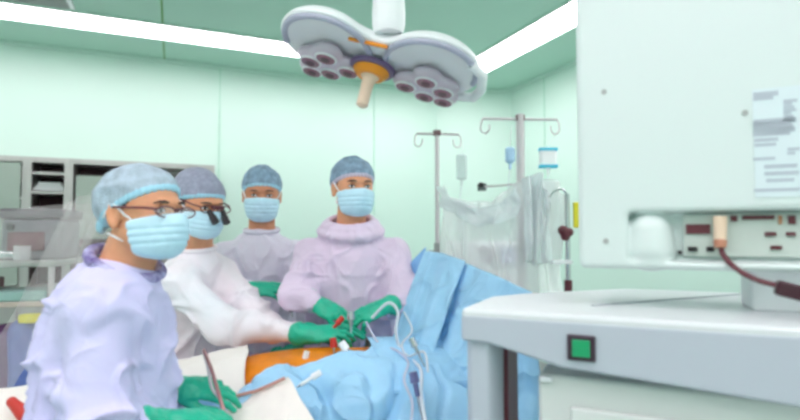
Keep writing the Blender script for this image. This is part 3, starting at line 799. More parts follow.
# collar with printed pattern of the nurse, and knotted cap tie
q = MB(); 
q.torus(n1 + V(.01, 0, .000), .082, .014, frame(V(.9, -.35, -.45)), 32, 10)
q.build('printed_collar', M_collar, e1)
f = Field(np.array(HL1(0, -.12, -.05)) - .08, np.array(HL1(0, -.12, -.05)) + .08, .004)
f.ell(HL1(.02, -.118, -.02), (.022, .02, .026), None, .01); f.ell(HL1(.03, -.12, -.045), (.013, .012, .018), None, .01)
f.mesh('cap_tie', M_band, e1, disp=lambda v, n: .003 * vnoise(v * 60))
# loupes
q = MB()
for k_ in (-1, 1):
    q.torus(HL2(k_ * .034, .103, .002), .023, .0022, HR2 @ Matrix.Rotation(math.pi / 2, 3, 'X') @ Matrix.Diagonal((1.2, .6, 1)), 24, 6)
    q.tube([HL2(k_ * .058, .1, .008), HL2(k_ * .075, .07, .01), HL2(k_ * .083, -.02, .01)], .003, 8)
q.box(HL2(0, .112, .012), (.05, .012, .012), HR2)
lp = q.build('loupes', M_maroon, e2)
for k_ in (-1, 1):
    a = HL2(k_ * .028, .106, -.004); b = HL2(k_ * .022, .150, -.034)
    MB().tube([a, a.lerp(b, .5), a.lerp(b, .5), b], [.0105, .0105, .013, .0145], 20).build('barrel', M_black, lp)
# gown collar edges
for (nn, ee, r_, mm) in ((n3, bpy.data.objects['person.001'], .078, M_gown3), (n2, e2, .074, M_gownw)):
    q = MB(); q.torus(nn + V(.0, -.008, -.006), r_, .010, Matrix.Rotation(.15, 3, 'X'), 32, 8); q.build('neck_binding', mm, ee)

# ------------------------------------------------------------------ operating table, patient and drapes
Bc = V(-.27, 1.84, 0); Tt = V(.97, .24, 0).normalized(); Nn = V(-Tt.y, Tt.x, 0)
def TP(s, n, z): p = Bc + Tt * s + Nn * n; p.z = z; return p
RT = Matrix((Tt, Nn, V(0, 0, 1))).transposed()
e = empty('operating_table', TP(0, 0, 0), 'operating table under the blue and white drapes', 'table')
MB().box(TP(-.15, 0, .70), (1.75, .42, .06), RT).build('tabletop', mat('mattress_black', (50, 50, 55), .6), e, bevel=.015)
MB().box(TP(-.05, 0, .37), (.26, .24, .60), RT).build('pedestal', M_steel, e, bevel=.01)
MB().box(TP(-.05, 0, .035), (.9, .42, .07), RT).build('base', M_steel, e, bevel=.01)
# patient: one continuous body lying on the back
pe = empty('person', TP(0, 0, .73), 'patient lying on the operating table, only the orange painted abdomen bare', 'person')
f = Field((-1.35, 1.30, .70), (.70, 2.35, 1.0), .008)
MT = np.array(RT)
Z0 = .83
f.ell(TP(-.02, 0, Z0 - .0), (.33, .172, .113), MT, .05); f.ell(TP(.26, 0, Z0), (.22, .17, .10), MT, .05); f.ell(TP(-.22, 0, Z0 - .01), (.18, .165, .09), MT, .05)
f.cap(TP(.42, 0, Z0), TP(.56, 0, Z0 + .01), .055, .055, .03)
add_head(f, TP(.66, 0, Z0 + .03), Matrix((-Nn, V(0, 0, 1), Tt)).transposed(), .95)
for q in (-1, 1):
    f.cap(TP(-.3, q * .08, Z0 - .05), TP(-.68, q * .08, Z0 - .055), .07, .046, .04); f.cap(TP(-.68, q * .08, Z0 - .055), TP(-.98, q * .08, Z0 - .065), .046, .034, .02); f.cap(TP(-.98, q * .08, Z0 - .065), TP(-1.05, q * .09, Z0 - .045), .032, .024, .02)
    f.cap(TP(.37, q * .15, Z0 - .01), TP(.1, q * .17, Z0 - .075), .045, .034, .03); f.cap(TP(.1, q * .17, Z0 - .075), TP(-.12, q * .17, Z0 - .075), .034, .024, .02)
    f.ell(TP(-.18, q * .17, Z0 - .075), (.07, .025, .02), MT, .02)
f.mesh('body', M_iod, pe, label='skin painted orange with antiseptic')

def hump(s, n):
    """height of the covered body above the table"""
    top = float(np.interp(s, (-1.1, -.7, -.5, -.2), (.822, .850, .885, .935)))
    e_ = abs(n) / .23
    return top - .19 * e_ ** 2.6 * 1.0
def drape(name, s0, s1, c0, c1, m, label, edge=None, lift=.006, ns=70, nc=60, fold=.022, fr=13, seed=0, drop=.55, parent=None, flare=.35, cre=.012):
    G = np.zeros((ns, nc, 3))
    for i in range(ns):
        s = s0 + (s1 - s0) * i / (ns - 1)
        for j in range(nc):
            ca, cb = (edge(s) if edge else (c0, c1)); c = ca + (cb - ca) * j / (nc - 1); sg = -1 if c < 0 else 1; a = abs(c)
            if a < .26:
                n = c; z = hump(s, c); wv = 0
            else:
                r = a - .26; n = sg * (.26 + r * flare * (1 - math.exp(-r * 3)) + .03 * min(1, r / .06)); z = hump(s, .26) - r * .96; wv = min(1, r / .25)
            p = TP(s, n, max(z, .02) + lift); G[i, j] = p
            ph = math.sin(s * fr * 2 + seed + math.sin(s * 9 + seed)) * fold * wv
            G[i, j] += np.array(Nn) * sg * ph
    q = G.reshape(-1, 3); 
    cr = lambda a: np.clip(1 - np.abs(vnoise(a)) * 4, 0, 1) ** 1.4
    far_ = np.clip(np.abs(q @ np.array(Nn) - float(Bc.dot(Nn))) / .12 - .9, 0, 1)
    nz = cre * far_ * (1.0 - cr(q * np.array([6, 6, 6]) + seed * 2) - .4 * cr(q * 13 + seed * 3))
    q[:, :2] -= np.array(Nn)[None, :2] * (nz * .8)[:, None]
    nz = nz + .004 * ridge(q * np.array([9, 9, 9]) + seed) + .004 * ridge(q * np.array([20, 14, 14]) + seed + 3) + .002 * ridge(q * 34 + seed)
    q[:, 2] += nz
    q[:, :2] += (vnoise(q * 12 + seed + 7) * .006)[:, None]
    G = q.reshape(ns, nc, 3)
    return tag(grid_mesh(name, G, m, parent, solid=.002), label, 'drape')
def e_near(s):   # upper edge of the near blue drape, just below the bare strip
    t = float(np.interp(s, (-.4, -.28, 0, .14, .26, .4), (-.19, -.175, -.105, -.08, .08, .1))) + .012 * math.sin(s * 31)
    return (t, -.80)
drape('surgical_drape', -.40, .50, 0, 0, M_drapeb, 'rumpled light blue drape over the near side of the patient below the bare strip', edge=e_near, seed=1.3, flare=.8, lift=.022, ns=120, nc=100, cre=.048)
drape('surgical_drape', -.40, .50, .15, .75, M_drapeb2, 'blue drape hanging on the far side in front of the gowned team', seed=5, lift=.008)
drape('surgical_drape', .17, .52, 0, 0, M_drapeb, 'light blue drape over the chest right of the bare strip', edge=lambda s: (-.20, .2), lift=.024, seed=9, ns=30, nc=40)
drape('leg_sheet', -1.12, -.24, 0, 0, M_drapew, 'white sheet covering the patient legs behind the nurse', edge=lambda s: (.35, -.30 ), lift=.026, seed=3, fold=.012)
# loose white sheet corner in front
def loose(name, cs, m, lb, amp=.012, seed=0, n=40, fr=7):
    A, B_, C_, D_ = [P(*c) for c in cs]; G = np.zeros((n, n, 3))
    for i in range(n):
        for j in range(n):
            u, v = i / (n - 1), j / (n - 1); G[i, j] = A.lerp(B_, u).lerp(D_.lerp(C_, u), v)
    q = G.reshape(-1, 3).copy(); G = q + np.stack([0 * q[:, 0], -np.abs(amp * ridge(q * fr + seed)), amp * ridge(q * fr * 1.2 + seed) + amp * .5 * ridge(q * fr * 2.5 + seed)], 1)
    return tag(grid_mesh(name, G.reshape(n, n, 3), m, solid=.003), lb, 'sheet')
loose('white_sheet', [(224, 404, 1.58), (288, 382, 1.60), (346, 458, 1.36), (186, 458, 1.33)], M_drapew, 'white sheet corner lying over the blue drape at bottom centre', seed=2)
# rolled pink-brown edge cord on that sheet
m = MB(); m.tube([P(236, 396, 1.56), P(256, 391, 1.56), P(270, 385, 1.565), P(285, 378, 1.575)], .005, 8)
tag(m.build('suction_tube', mat('rubber_brown', (190, 140, 130), .5)), 'brown rubber tube along the top edge of the white sheet corner', 'tube')
# anaesthesia screen: frame and drapes
sc = empty('drape_screen', P(470, 330, 1.8) * 1, 'blue drape screen on a metal frame at the patient head', 'screen'); 
def screen(name, top, bot, m, seed, nu=50, nv=60, amp=.03):
    def samp(pl, t):
        pl = [P(*q) for q in pl]; x = t * (len(pl) - 1); i = min(int(x), len(pl) - 2); return pl[i].lerp(pl[i + 1], x - i)
    G = np.zeros((nu, nv, 3))
    for i in range(nu):
        a = samp(top, i / (nu - 1)); b = samp(bot, i / (nu - 1))
        for j in range(nv): G[i, j] = a.lerp(b, j / (nv - 1))
    uu, vv = np.meshgrid(np.linspace(0, 1, nu), np.linspace(0, 1, nv), indexing='ij')
    w_ = np.clip(vv * 2.5, 0, 1)
    q = np.stack([uu * 4.5 + seed, vv * .9 + seed, uu * 0 + seed], -1).reshape(-1, 3)
    d = (ridge(q) + .4 * ridge(q * 2.1 + 4)).reshape(nu, nv) * amp * (.3 + .7 * w_)
    G[..., 1] += d; G[..., 0] += d * .4
    o = grid_mesh(name, G, m, sc, solid=.002); return o
LOC[sc] = V(LOC[sc].x, LOC[sc].y, 0); sc.location = LOC[sc]
screen('drape_sheet', [(456, 259, 2.05), (488, 272, 1.87), (532, 292, 1.68)], [(384, 470, 1.70), (470, 470, 1.62), (548, 470, 1.6)], M_drapeb, 2.0)
screen('drape_side', [(425, 251, 2.14), (442, 253, 2.06), (465, 261, 1.97)], [(366, 400, 1.9), (378, 440, 1.75), (388, 470, 1.60)], M_drapeb, 7.0, amp=.02)
screen('drape_back', [(426, 247, 2.2), (411, 262, 2.22), (404, 290, 2.2)], [(420, 430, 2.1), (410, 430, 2.1), (396, 430, 2.1)], M_drapeb2, 12.0, nu=20, amp=.02)
MB().tube([P(430, 262, 2.20), P(462, 272, 2.06), P(530, 304, 1.76), V(P(532, 293, 1.68).x, 1.68, .7)], .008, 8).build('frame', M_chrome, sc)
MB().cyl(V(P(424, 250, 2.16).x + .03, 2.17, 0), P(424, 250, 2.16) + V(.03, .01, 0), .01, seg=10).build('post', M_chrome, sc)
MB().box(V(LOC[sc].x, LOC[sc].y + .1, .02), (.5, .3, .04)).build('foot', M_steel, sc, bevel=.01)

# ------------------------------------------------------------------ instruments and tubes over the wound
def bez(pts, n=8):
    pts = [Vector(p) for p in pts]; out = []
    for i in range(len(pts) - 1):
        p0 = pts[max(i - 1, 0)]; p1 = pts[i]; p2 = pts[i + 1]; p3 = pts[min(i + 2, len(pts) - 1)]
        for t in np.linspace(0, 1, n, endpoint=False):
            out.append(.5 * ((2 * p1) + (p2 - p0) * t + (2 * p0 - 5 * p1 + 4 * p2 - p3) * t * t + (3 * p1 - p0 - 3 * p2 + p3) * t ** 3))
    return out + [pts[-1]]
def tube(name, pts, r, m, lb, cat='tube', group=None):
    return tag(MB().tube(bez([P(*p) for p in pts]), r, 8).build(name, m), lb, cat, group)
M_tube = mat('tubing_white', (225, 232, 240), .25, alpha=.85)
tube('suction_tube', [(372, 318, 1.90), (388, 303, 1.88), (398, 312, 1.86), (396, 332, 1.84), (402, 352, 1.82), (420, 368, 1.72), (421, 395, 1.6), (426, 425, 1.5)], .0055, M_tube, 'thick clear tube looping from the gloved hands down over the blue drape')
tube('light_cable', [(366, 322, 1.90), (380, 345, 1.84), (396, 350, 1.80), (408, 362, 1.74), (404, 380, 1.64), (412, 402, 1.56), (410, 430, 1.48)], .0042, mat('cable_grey', (190, 195, 215), .4), 'pale grey cable falling beside the thick clear tube', 'cable')
tube('drain_tube', [(404, 312, 2.0), (412, 330, 1.9), (402, 344, 1.84), (408, 356, 1.78), (424, 352, 1.74), (428, 372, 1.7)], .004, M_tube, 'thin clear tube curling by the screen drape')
def instrument(px, py, d, dx, dz, ln, m, name, lb, cat, tip=M_chrome, dy=-.1, r=.006):
    a = P(px, py, d); v = V(dx, dy, dz).normalized()
    e = empty(name, a, lb, cat)
    MB().tube([a, a + v * .03, a + v * .032, a + v * ln * .5], [r * 1.6, r * 1.8, r, r * .9], 12).build('grip', m, e)
    MB().tube([a + v * ln * .5, a + v * ln], [r * .6, r * .4], 10).build('shaft', tip, e)
    return e
instrument(351, 311, 1.93, .0, -1, .10, M_chrome, 'trocar', 'silver trocar upright between the gloved hands', 'trocar', r=.009)
instrument(343, 317, 1.90, -.6, -.7, .13, M_red, 'forceps', 'red handled forceps held between the two glove pairs', 'forceps')
instrument(333, 338, 1.80, .1, -1, .06, M_red, 'trocar', 'red capped port standing in the orange abdomen', 'port', r=.007)
instrument(341, 342, 1.78, .5, -.7, .07, M_white, 'trocar', 'white port to the right of the red capped port', 'port', r=.008)
instrument(307, 351, 1.76, -.2, -1, .05, M_white, 'trocar', 'small white clip at the near edge of the orange strip', 'clip', r=.006)
instrument(245, 374, 1.70, .1, -1, .06, M_white, 'trocar', 'white clip at the lower end of the orange strip', 'clip', r=.006)
instrument(321, 372, 1.62, -.75, -.45, .14, M_white, 'towel_clamp', 'silver clamp lying on the blue drape', 'clamp')
instrument(411, 338, 1.75, .3, -.6, .10, M_chrome, 'connector', 'silver connector hanging with the tubes by the screen', 'connector', r=.007)
instrument(413, 372, 1.60, .2, -1, .14, mat('violet_metal', (120, 120, 165), .3, .5), 'connector', 'violet grey connector among tubes at the drape edge', 'connector', r=.008)
instrument(290, 304, 2.08, .1, -.4, .05, M_black, 'clip', 'small black clip on the sleeve beside the glove', 'clip', r=.006)
# curved instrument held by the nurse
e = empty('forceps', P(214, 392, 1.40), 'long brown and steel forceps in the nurse green glove', 'forceps')
MB().tube(bez([P(204, 350, 1.50), P(211, 368, 1.44), P(217, 388, 1.40), P(222, 405, 1.37), P(229, 430, 1.34)]), .005, 8).build('shank', mat('bronze', (165, 120, 120), .35, .4), e)
MB().tube(bez([P(203, 350, 1.51), P(208, 368, 1.46), P(212, 388, 1.42), P(221, 402, 1.38), P(224, 430, 1.35)]), .004, 8).build('shank', M_pole, e)
# small basin under the hand
e = tag(MB().tube([P(190, 424, 1.33) + V(0, 0, -.05), P(190, 424, 1.33) + V(0, 0, 0)], [.04, .06], 32).build('bowl', mat('bowl_blue', (90, 170, 215), .4), bevel=.002), 'blue bowl under the nurse gloves at the bottom edge', 'bowl')
# mayo stand under the nurse's hands
q = P(190, 424, 1.33)
e = empty('mayo_stand', V(q.x, q.y, 0), 'white topped instrument stand under the nurse gloves', 'stand')
MB().box(V(q.x + .03, q.y, q.z - .065), (.26, .22, .02)).build('tray', M_drapew, e, bevel=.006)
MB().cyl(V(q.x + .03, q.y, .04), V(q.x + .03, q.y, q.z - .07), .015).build('pole', M_chrome, e)
MB().box(V(q.x + .03, q.y, .03), (.3, .2, .03)).build('base', M_steel, e, bevel=.008)
# red handled clamp on the white sheet at lower left
q = P(21, 409, 1.50)
f = Field(np.array(q) - (.08, .08, .06), np.array(q) + (.08, .08, .06), .004)
f.cap(q + V(-.025, .0, .02), q + V(.02, -.01, -.015), .014, .02, .012); f.cap(q + V(.015, 0, .0), q + V(.03, 0, -.03), .012, .014, .012)
tag(f.mesh('red_clamp', M_red, disp=lambda v, n: .002 * vnoise(v * 50)), 'red instrument handle on the white sheet at lower left behind the nurse', 'handle')
# ------------------------------------------------------------------ drip stands
def hook_up(m, a, sx, r=.005, drop=.07):
    m.tube(bez([a, a + V(sx * .012, 0, -.03), a + V(sx * .01, 0, -drop), a + V(-sx * .015, 0, -drop - .012), a + V(-sx * .035, 0, -drop + .01), a + V(-sx * .035, 0, -drop + .035)], 5), r, 8)
def iv_stand(pxc, pytop, d, half_l, half_r, pr, lb):
    t = P(pxc, pytop, d); e = empty('drip_stand', V(t.x, t.y, 0), lb, 'drip stand', 'chrome drip stands')
    MB().cyl(V(t.x, t.y, .08), V(t.x, t.y, 1.25), pr * 1.25, seg=16).build('lower_pole', M_pole, e)
    MB().cyl(V(t.x, t.y, 1.25), V(t.x, t.y, t.z + .02), pr, seg=16).build('upper_pole', M_pole, e)
    MB().cyl(V(t.x, t.y, 1.22), V(t.x, t.y, 1.28), pr * 1.6, seg=16).build('clamp', M_grey, e)
    m = MB(); m.tube([t + V(-half_l, 0, -.004), t + V(half_r, 0, -.010)], .008, 8); m.build('crossbar', M_pole, e)
    m = MB(); hook_up(m, t + V(-half_l, 0, -.004), -1); m.build('hook', M_pole, e)
    m = MB(); hook_up(m, t + V(half_r, 0, -.01), 1); m.build('hook', M_pole, e)
    MB().box(t + V(0, 0, 0), (.05, .035, .035)).build('top_clamp', mat('clamp_brown', (120, 90, 95), .4, .3), e, bevel=.006)
    for k_ in range(5):
        a = 2 * math.pi * k_ / 5 + .3; l = MB().tube([V(t.x, t.y, .10), V(t.x + .26 * math.cos(a), t.y + .26 * math.sin(a), .06)], .012, 8).build('foot', M_pole, e)
        MB().cyl(V(t.x + .26 * math.cos(a) - .01, t.y + .26 * math.sin(a), .03), V(t.x + .26 * math.cos(a) + .01, t.y + .26 * math.sin(a), .03), .03, seg=14).build('caster', M_black, l)
    return t
tA = iv_stand(437, 133, 3.4, .13, .14, .014, 'slim chrome drip stand farther back, holding one thin drip bag')
tB = iv_stand(520, 118, 3.0, .21, .21, .024, 'thick chrome drip stand in front, with wide crossbar and banded bag')
def bag(px0, py0, px1, py1, d, m, lb, band=None, hang=None):
    a = P(px0, py0, d); b = P(px1, py1, d); c = (a + b) / 2; w_ = abs(b.x - a.x) / 2; h_ = abs(a.z - b.z) / 2
    e = empty('drip_bag', V(c.x, c.y, c.z - h_), lb, 'drip bag', 'drip bags on the stands')
    f = Field((c.x - w_ - .03, d - .06, c.z - h_ - .05), (c.x + w_ + .03, d + .06, c.z + h_ + .05), .004)
    f.box(c, (w_, .02, h_), None, .018, .01); f.cap(c - V(0, 0, h_), c - V(0, 0, h_ + .03), .008, .008, .01)
    f.mesh('pouch', m, e)
    if band:
        for (z0, z1) in band:
            MB().box(V(c.x, d, c.z + h_ * (1 - z0 - z1)), (w_ * 2 + .003, .046, h_ * 2 * (z1 - z0))).build('label_band', mat('cyan_label', (70, 195, 225), .5), e, bevel=.004)
    if hang: MB().tube([c + V(0, 0, h_), P(*hang)], .002, 6).build('cord', M_white, e)
    MB().tube(bez([c - V(0, 0, h_ + .02), c - V(.01, 0, h_ + .2), c - V(-.04, 0, h_ + .45)]), .0025, 6).build('line', M_tube, e)
bag(456, 154, 467, 180, 3.38, mat('bag_clear', (225, 240, 238), .2, alpha=.7), 'thin clear drip bag on the slim stand', hang=(463, 143, 3.38))
bag(539, 148, 557, 168, 3.0, mat('bag_white', (248, 250, 252), .35), 'white drip bag with cyan bands hanging on the thick stand', band=((.0, .16), (.84, 1.)), hang=(558, 130, 3.0))
bag(505, 147, 515, 163, 2.98, mat('bag_blue', (180, 215, 245), .3), 'small pale blue drip bag close beside the thick pole', hang=(512, 125, 2.98))
# plastic wrapping between the stands
plastic('plastic_wrap', [(440, 186, 3.3), (462, 199, 3.15), (490, 203, 3.0), (516, 182, 2.93), (540, 176, 2.9), (560, 196, 2.9)], [(436, 300, 3.3), (462, 305, 3.15), (490, 310, 3.0), (516, 310, 2.93), (545, 310, 2.9), (572, 310, 2.9)], nu=70, nv=50, amp=.10, fr=9, seed=21, lb='clear plastic wrap draped between the two drip stands')
plastic('plastic_wrap', [(438, 184, 3.28), (450, 196, 3.1), (478, 208, 2.95), (505, 202, 2.86), (517, 186, 2.85)], [(440, 206, 3.28), (455, 216, 3.1), (480, 226, 2.95), (503, 222, 2.86), (520, 215, 2.85)], nu=60, nv=16, amp=.04, fr=8, seed=5, m=mat('clear_plastic_gathered', (240, 248, 250), .2, alpha=.55, bump=.3, bscale=25), lb='gathered swag of clear plastic between the poles')
plastic('plastic_wrap', [(522, 178, 2.85), (540, 172, 2.85), (548, 190, 2.86)], [(526, 262, 2.85), (536, 266, 2.85), (556, 262, 2.86)], nu=40, nv=30, amp=.05, fr=6, seed=14, m=MATS['clear_plastic_gathered'], lb='bunched clear plastic hanging right of the thick pole')
# anaesthesia machine behind the plastic
c = P(482, 262, 3.7); Ra = Matrix.Rotation(.1, 3, 'Z')
e = empty('anaesthesia_machine', V(c.x, c.y, 0), 'white anaesthesia machine with small screens behind the plastic wrap', 'machine')
MB().box(V(c.x, c.y + .1, c.z / 2 + .04), (.46, .4, c.z - .1), Ra).build('cabinet', M_white, e, bevel=.015)
MB().box(V(c.x, c.y + .05, c.z + .06), (.46, .34, .16), Ra).build('console', M_white, e, bevel=.02)
for i, (dx, cc, nm) in enumerate(((-.15, (190, 160, 180), 'screen'), (.02, (170, 150, 165), 'screen'), (.16, (200, 200, 235), 'screen'))):
    MB().box(V(c.x + dx, c.y - .125, c.z + .05), (.10, .012, .10), Ra).build(nm, mat('mach_screen%d' % i, cc, .25), e, bevel=.003)
q = P(482, 187, 3.2)
e = empty('pump_clamp', q, 'small dark clamp on a bracket between the two stands', 'clamp')
MB().box(q, (.05, .04, .045)).build('block', mat('clampgrey', (95, 105, 105), .5), e, bevel=.006)
MB().cyl(q + V(-.01, -.03, .01), q + V(-.01, .02, .01), .016).build('knob', M_black, e)
MB().tube([q, V(tB.x, tB.y, q.z)], .006, 8).build('bracket', M_pole, e)
# wall hung pole with knob
d = 2.7; a = P(567, 200, d); 
e = empty('gas_pole', V(a.x, a.y, 0), 'chrome pole with dark knob and yellow tag beside the white machine', 'pole')
MB().cyl(V(a.x, a.y, .06), P(567, 194, d), .012).build('pole', M_chrome, e)
MB().tube(bez([P(567, 195, d), P(562, 189, d), P(554, 192, d), P(550, 197, d)]), .006, 8).build('hook', M_chrome, e)
MB().cyl(V(a.x, a.y, P(569, 292, d).z), V(a.x, a.y, P(569, 280, d).z), .02).build('sleeve', M_maroon, e)
f = Field(np.array(P(565, 233, d)) - .08, np.array(P(565, 233, d)) + .08, .005)
for (dx, dz, r) in ((-.012, .012, .026), (.02, .004, .022), (.0, -.016, .024)): f.ell(P(564, 233, d) + V(dx, -.02, dz), (r, r, r), None, .008)
f.mesh('knob', M_maroon, e)
MB().box(P(576, 215, d) + V(0, 0, 0), (.028, .02, .13)).build('tag_plate', M_yel, e, bevel=.006)
MB().box(P(562, 262, d), (.10, .03, .02)).build('bracket', M_white, e, bevel=.004)
MB().box(V(a.x, a.y, .03), (.35, .35, .06)).build('base', M_steel, e, bevel=.01)

# ------------------------------------------------------------------ foreground cart (turned 24 degrees)
A = V(.127, 1.13, 0); ang = math.radians(-24.4); f1 = V(math.cos(ang), math.sin(ang), 0); f2c = V(-f1.y, f1.x, 0)
RC = Matrix((f1, f2c, V(0, 0, 1))).transposed()
def CP(a, b, z): p = A + f1 * a + f2c * b; p.z = z; return p
ZT = P(461, 308, 1.13).z
e = empty('equipment_cart', CP(.45, .3, 0), 'grey white cart with lit green power switch in the right foreground', 'cart')
def Cz(px, py, b=0):
    h_ = hit(px, py, CP(0, b, 0), -f2c); return (h_ - A).dot(f1), h_.z
zl = Cz(461, 341)[1]; zr = Cz(797, 408)[1]; ar = Cz(797, 408)[0]; am, zm = Cz(560, 368)
AR = .95
m = MB(); 
prof = [(0, ZT - .012), (0, zl), (.06, zl - .002), (am, zm), (ar, zr), (AR, zr - .02), (AR, ZT - .012)]
m.prism([CP(a, 0, z) for a, z in prof], f2c * .03); m.build('fascia', M_cart, e, bevel=.008)
m = MB(); pl = [(.0, .0), (AR, 0), (AR, .60), (.30, .60), (.06, .34), (.0, .24)]
m.prism([CP(a, b + .001, ZT - .025) for a, b in pl], (0, 0, .025)); m.build('worktop', M_carttop, e, bevel=.010)
m = MB(); 
a0, _ = Cz(592, 306, .0)
g0 = hit(592, 306, (0, 0, ZT), (0, 0, 1)); g1 = hit(764, 293, (0, 0, ZT), (0, 0, 1)); g2 = hit(800, 300, (0, 0, ZT), (0, 0, 1))
m.tube([g0, g1, g2], .0035, 6); m.build('groove', mat('groove_grey', (176, 184, 188), .6), e)
m = MB(); m.prism([CP(a, b, zl + .01) for a, b in ((.004, .03), (.018, .012), (.055, .012), (.064, .03), (.064, .20), (.004, .20))], (0, 0, -(zl - .1))); m.build('leg', M_cart, e, bevel=.006)
MB().box(CP(.068, .16, zl / 2 + .03), (.012, .10, zl - .1), RC).build('side_strip', M_maroon, e)
for (a, b) in ((.04, .1), (.85, .1), (.85, .52), (.15, .45)):
    q = CP(a, b, .05); MB().cyl(q + f1 * -.015, q + f1 * .015, .05, seg=20).build('caster', M_black, e)
MB().box(CP(.5, .30, .12), (.92, .50, .05), RC).build('base_plate', M_cart, e, bevel=.01)
# lower cabinet with drawers
al, zc = Cz(537, 372, .035)
zc = min(zc, zm + .0)
m = MB(); m.prism([CP(al, .04, .15), CP(AR - .02, .04, .15), CP(AR - .02, .55, .15), CP(al, .55, .15)], (0, 0, zc - .15 - .003)); cb = m.build('cabinet_body', mat('drawer_grey', (212, 216, 214), .45), e, bevel=.012)
m = MB(); m.box(CP(al + .018, .034, zc - .012), (.026, .012, .012), RC); m.build('latch', M_carttop, e, bevel=.004)
for i, (z0, z1) in enumerate(((zc - .06, zc - .20), (zc - .21, zc - .42), (zc - .43, .18))):
    d_ = MB().box(CP((al + AR) / 2 + .02, .034, (z0 + z1) / 2), (AR - al - .09, .014, z0 - z1), RC).build('drawer', mat('drawer_grey', (0, 0, 0)), e, bevel=.006)
    MB().box(CP((al + AR) / 2 + .02, .022, z0 - .03), (.2, .014, .016), RC).build('handle', M_grey, d_, bevel=.004)
# green rocker switch
s0 = hit(567, 334, CP(0, 0, 0), -f2c); s1 = hit(596, 362, CP(0, 0, 0), -f2c); c = (s0 + s1) / 2; wa = abs((s1 - s0).dot(f1)); ha = abs(s1.z - s0.z)
sw = MB().box(c - f2c * .002, (wa, .01, ha), RC).build('switch_bezel', mat('bezel_dark', (60, 40, 55), .3), e, bevel=.003)
MB().box(c - f2c * .008, (wa * .62, .006, ha * .66), RC).build('switch_rocker', mat('green_lit', (25, 135, 90), .3, emit=(30, 215, 130), estr=.15), sw, bevel=.002)
MB().box(c - f2c * .0085 + V(0, 0, -ha * .0), (wa * .62, .0065, ha * .05), RC).build('rocker_line', mat('green_dk', (30, 150, 100), .3), sw)

# ------------------------------------------------------------------ white device on the cart
b0 = .123; fr = CP(0, b0, 0)
def DZ(px, py): h_ = hit(px, py, fr, -f2c); return (h_ - A).dot(f1), h_.z
aL, zB = DZ(580, 268); aR = DZ(800, 200)[0] + .14; zTop = 1.98; aL = DZ(578, 200)[0]
e = empty('imaging_device', CP((aL + aR) / 2, b0 + .2, zB), 'large white boxy medical device with connector bay standing on the cart', 'machine')
RCn = np.array(RC); dep = .30
cen = CP((aL + aR) / 2, b0 + dep / 2, (zB + zTop) / 2)
ext = [CP(a, b, z) for a in (aL, aR) for b in (b0, b0 + dep) for z in (zB, zTop)]
f = Field(np.min([list(v) for v in ext], 0) - .02, np.max([list(v) for v in ext], 0) + .02, .0036)
f.box(cen, ((aR - aL) / 2, dep / 2, (zTop - zB) / 2), RCn, .014, .01)
# recess bay
ra0, rz1 = DZ(628, 212); rz0 = DZ(628, 261)[1]; ra1 = aR + .05
f.box(CP((ra0 + ra1) / 2, b0, (rz0 + rz1) / 2), ((ra1 - ra0) / 2, .045, (rz1 - rz0) / 2), RCn, .012, .012, 's')
# rounded bulge inside the bay
da, dz0 = DZ(651, 262); dw = (DZ(677, 240)[0] - DZ(626, 240)[0]) / 2
f.cap(CP(da, b0 + .04, DZ(651, 232)[1]), CP(da, b0 + .04, rz0 + dw * .55), dw * .9, dw, .012)
dev = f.mesh('housing', M_mach, e)
# connector panel
pa0, pz1 = DZ(686, 218); pa1 = DZ(800, 220)[0] + .1; pz0 = DZ(686, 258)[1]
def plate(name, px0, py0, px1, py1, m, parent, dd=.036, th=.006, bev=.002, lb=None):
    a_0, z_1 = DZ(px0, py0); a_1, z_0 = DZ(px1, py1)
    return MB().box(CP((a_0 + a_1) / 2, b0 + dd, (z_0 + z_1) / 2), (a_1 - a_0, th, z_1 - z_0), RC).build(name, m, parent, bevel=bev, label=lb)
cpn = plate('connector_panel', 684, 214, 835, 259, mat('conn_grey', (196, 206, 200), .5), e)
for i, (x0, y0, x1, y1, mm) in enumerate(((687, 224, 712, 234, M_maroon), (689, 247, 699, 252, M_black), (708, 247, 716, 252, M_black), (768, 232, 780, 236, M_maroon), (774, 246, 786, 250, M_maroon), (790, 232, 800, 236, M_maroon), (733, 215, 740, 221, M_maroon), (745, 215, 778, 219, M_maroon), (782, 215, 786, 224, mat('brass', (190, 140, 110), .4, .5)), (792, 215, 800, 224, M_maroon))):
    plate('socket', x0, y0, x1, y1, mm, cpn, .031, .008, .001)
for (x, y) in ((604, 92), (606, 241), (745, 113)):
    a_, z_ = DZ(x, y); q = CP(a_, b0 - .002, z_); MB().cyl(q, q + f2c * .006, .0055, seg=16).build('screw', M_grey, e)
for (x, y) in ((681, 253),):
    a_, z_ = DZ(x, y); q = CP(a_, b0 + .03, z_); MB().cyl(q, q + f2c * .01, .004, seg=12).build('screw', M_black, e)
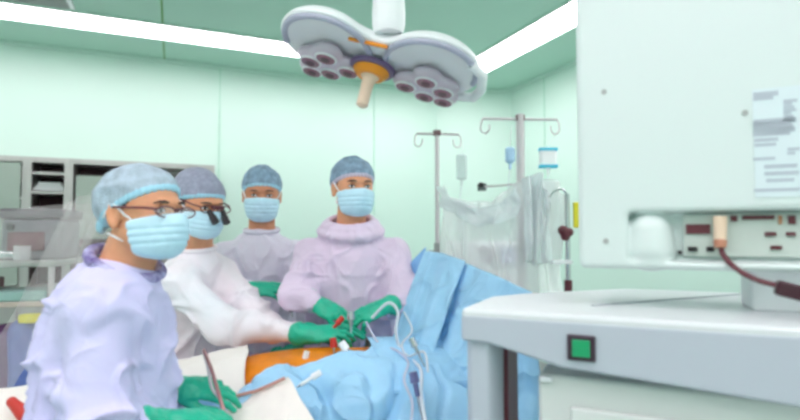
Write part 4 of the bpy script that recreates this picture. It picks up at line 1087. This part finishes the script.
# printed label: only blurred grey print can be seen on it
lbp = plate('rating_label', 752, 90, 812, 196, mat('label_face', (212, 226, 230), .5), e, -.001, .002, 0, 'pale rating label with grey blocks of print')
m = MB(); 
for (x0, y0, x1, y1) in ((753, 93, 778, 101), (783, 100, 797, 122), (753, 120, 796, 136), (754, 139, 778, 142), (754, 144, 776, 147), (753, 158, 775, 161), (764, 165, 797, 169), (764, 172, 799, 176), (766, 179, 794, 183), (754, 189, 800, 192), (787, 148, 800, 156)):
    n_ = max(1, int((y1 - y0) / 3))
    for i in range(n_):
        yy0 = y0 + (y1 - y0) * i / n_; a_0, z_1 = DZ(x0, yy0); a_1, z_0 = DZ(x1 - (i * 5) % 7, yy0 + (y1 - y0) / n_ * .62)
        m.box(CP((a_0 + a_1) / 2, b0 - .0022, (z_0 + z_1) / 2), (a_1 - a_0, .0008, z_1 - z_0), RC)
m.build('print', mat('print_grey', (178, 188, 198), .6), lbp)
# support foot under the device
a_0, _ = DZ(735, 270); a_1, _ = DZ(790, 270)
MB().box(CP((a_0 + a_1) / 2 + .04, b0 + .16, (ZT + zB) / 2), (a_1 - a_0, .14, zB - ZT + .004), RC).build('support_foot', M_white, e, bevel=.008)
# power plug and cable
a_, z_ = DZ(721, 216); pl0 = CP(a_, b0 + .012, z_); a2, z2 = DZ(721, 240); pl1 = CP(a2, b0 + .012, z2)
e = empty('power_cable', pl1, 'dark red cable with cream plug hanging from the white device', 'cable')
MB().tube([pl0, pl1], [.0125, .011], 16).build('plug', M_cream, e, bevel=.002)
a3, z3 = DZ(721, 248)
MB().tube([pl1, CP(a3, b0 + .010, z3)], [.0125, .0105], 16).build('collar', mat('collar_tan', (190, 130, 105), .5), e, bevel=.002)
def DP(px, py, b): h_ = hit(px, py, CP(0, b, 0), -f2c); return h_
MB().tube(bez([DP(721, 247, b0 + .010), DP(724, 256, b0 + .005), DP(738, 270, b0 - .01), DP(760, 281, b0 - .02), DP(785, 287, b0 - .03), DP(806, 293, b0 - .03)]), .0052, 10).build('lead', M_maroon, e)
q = DP(800, 293, b0 - .03)
MB().box(q, (.075, .03, .028), RC @ Matrix.Rotation(.25, 3, 'Y')).build('connector', mat('dk_maroon', (60, 20, 35), .35), e, bevel=.006)
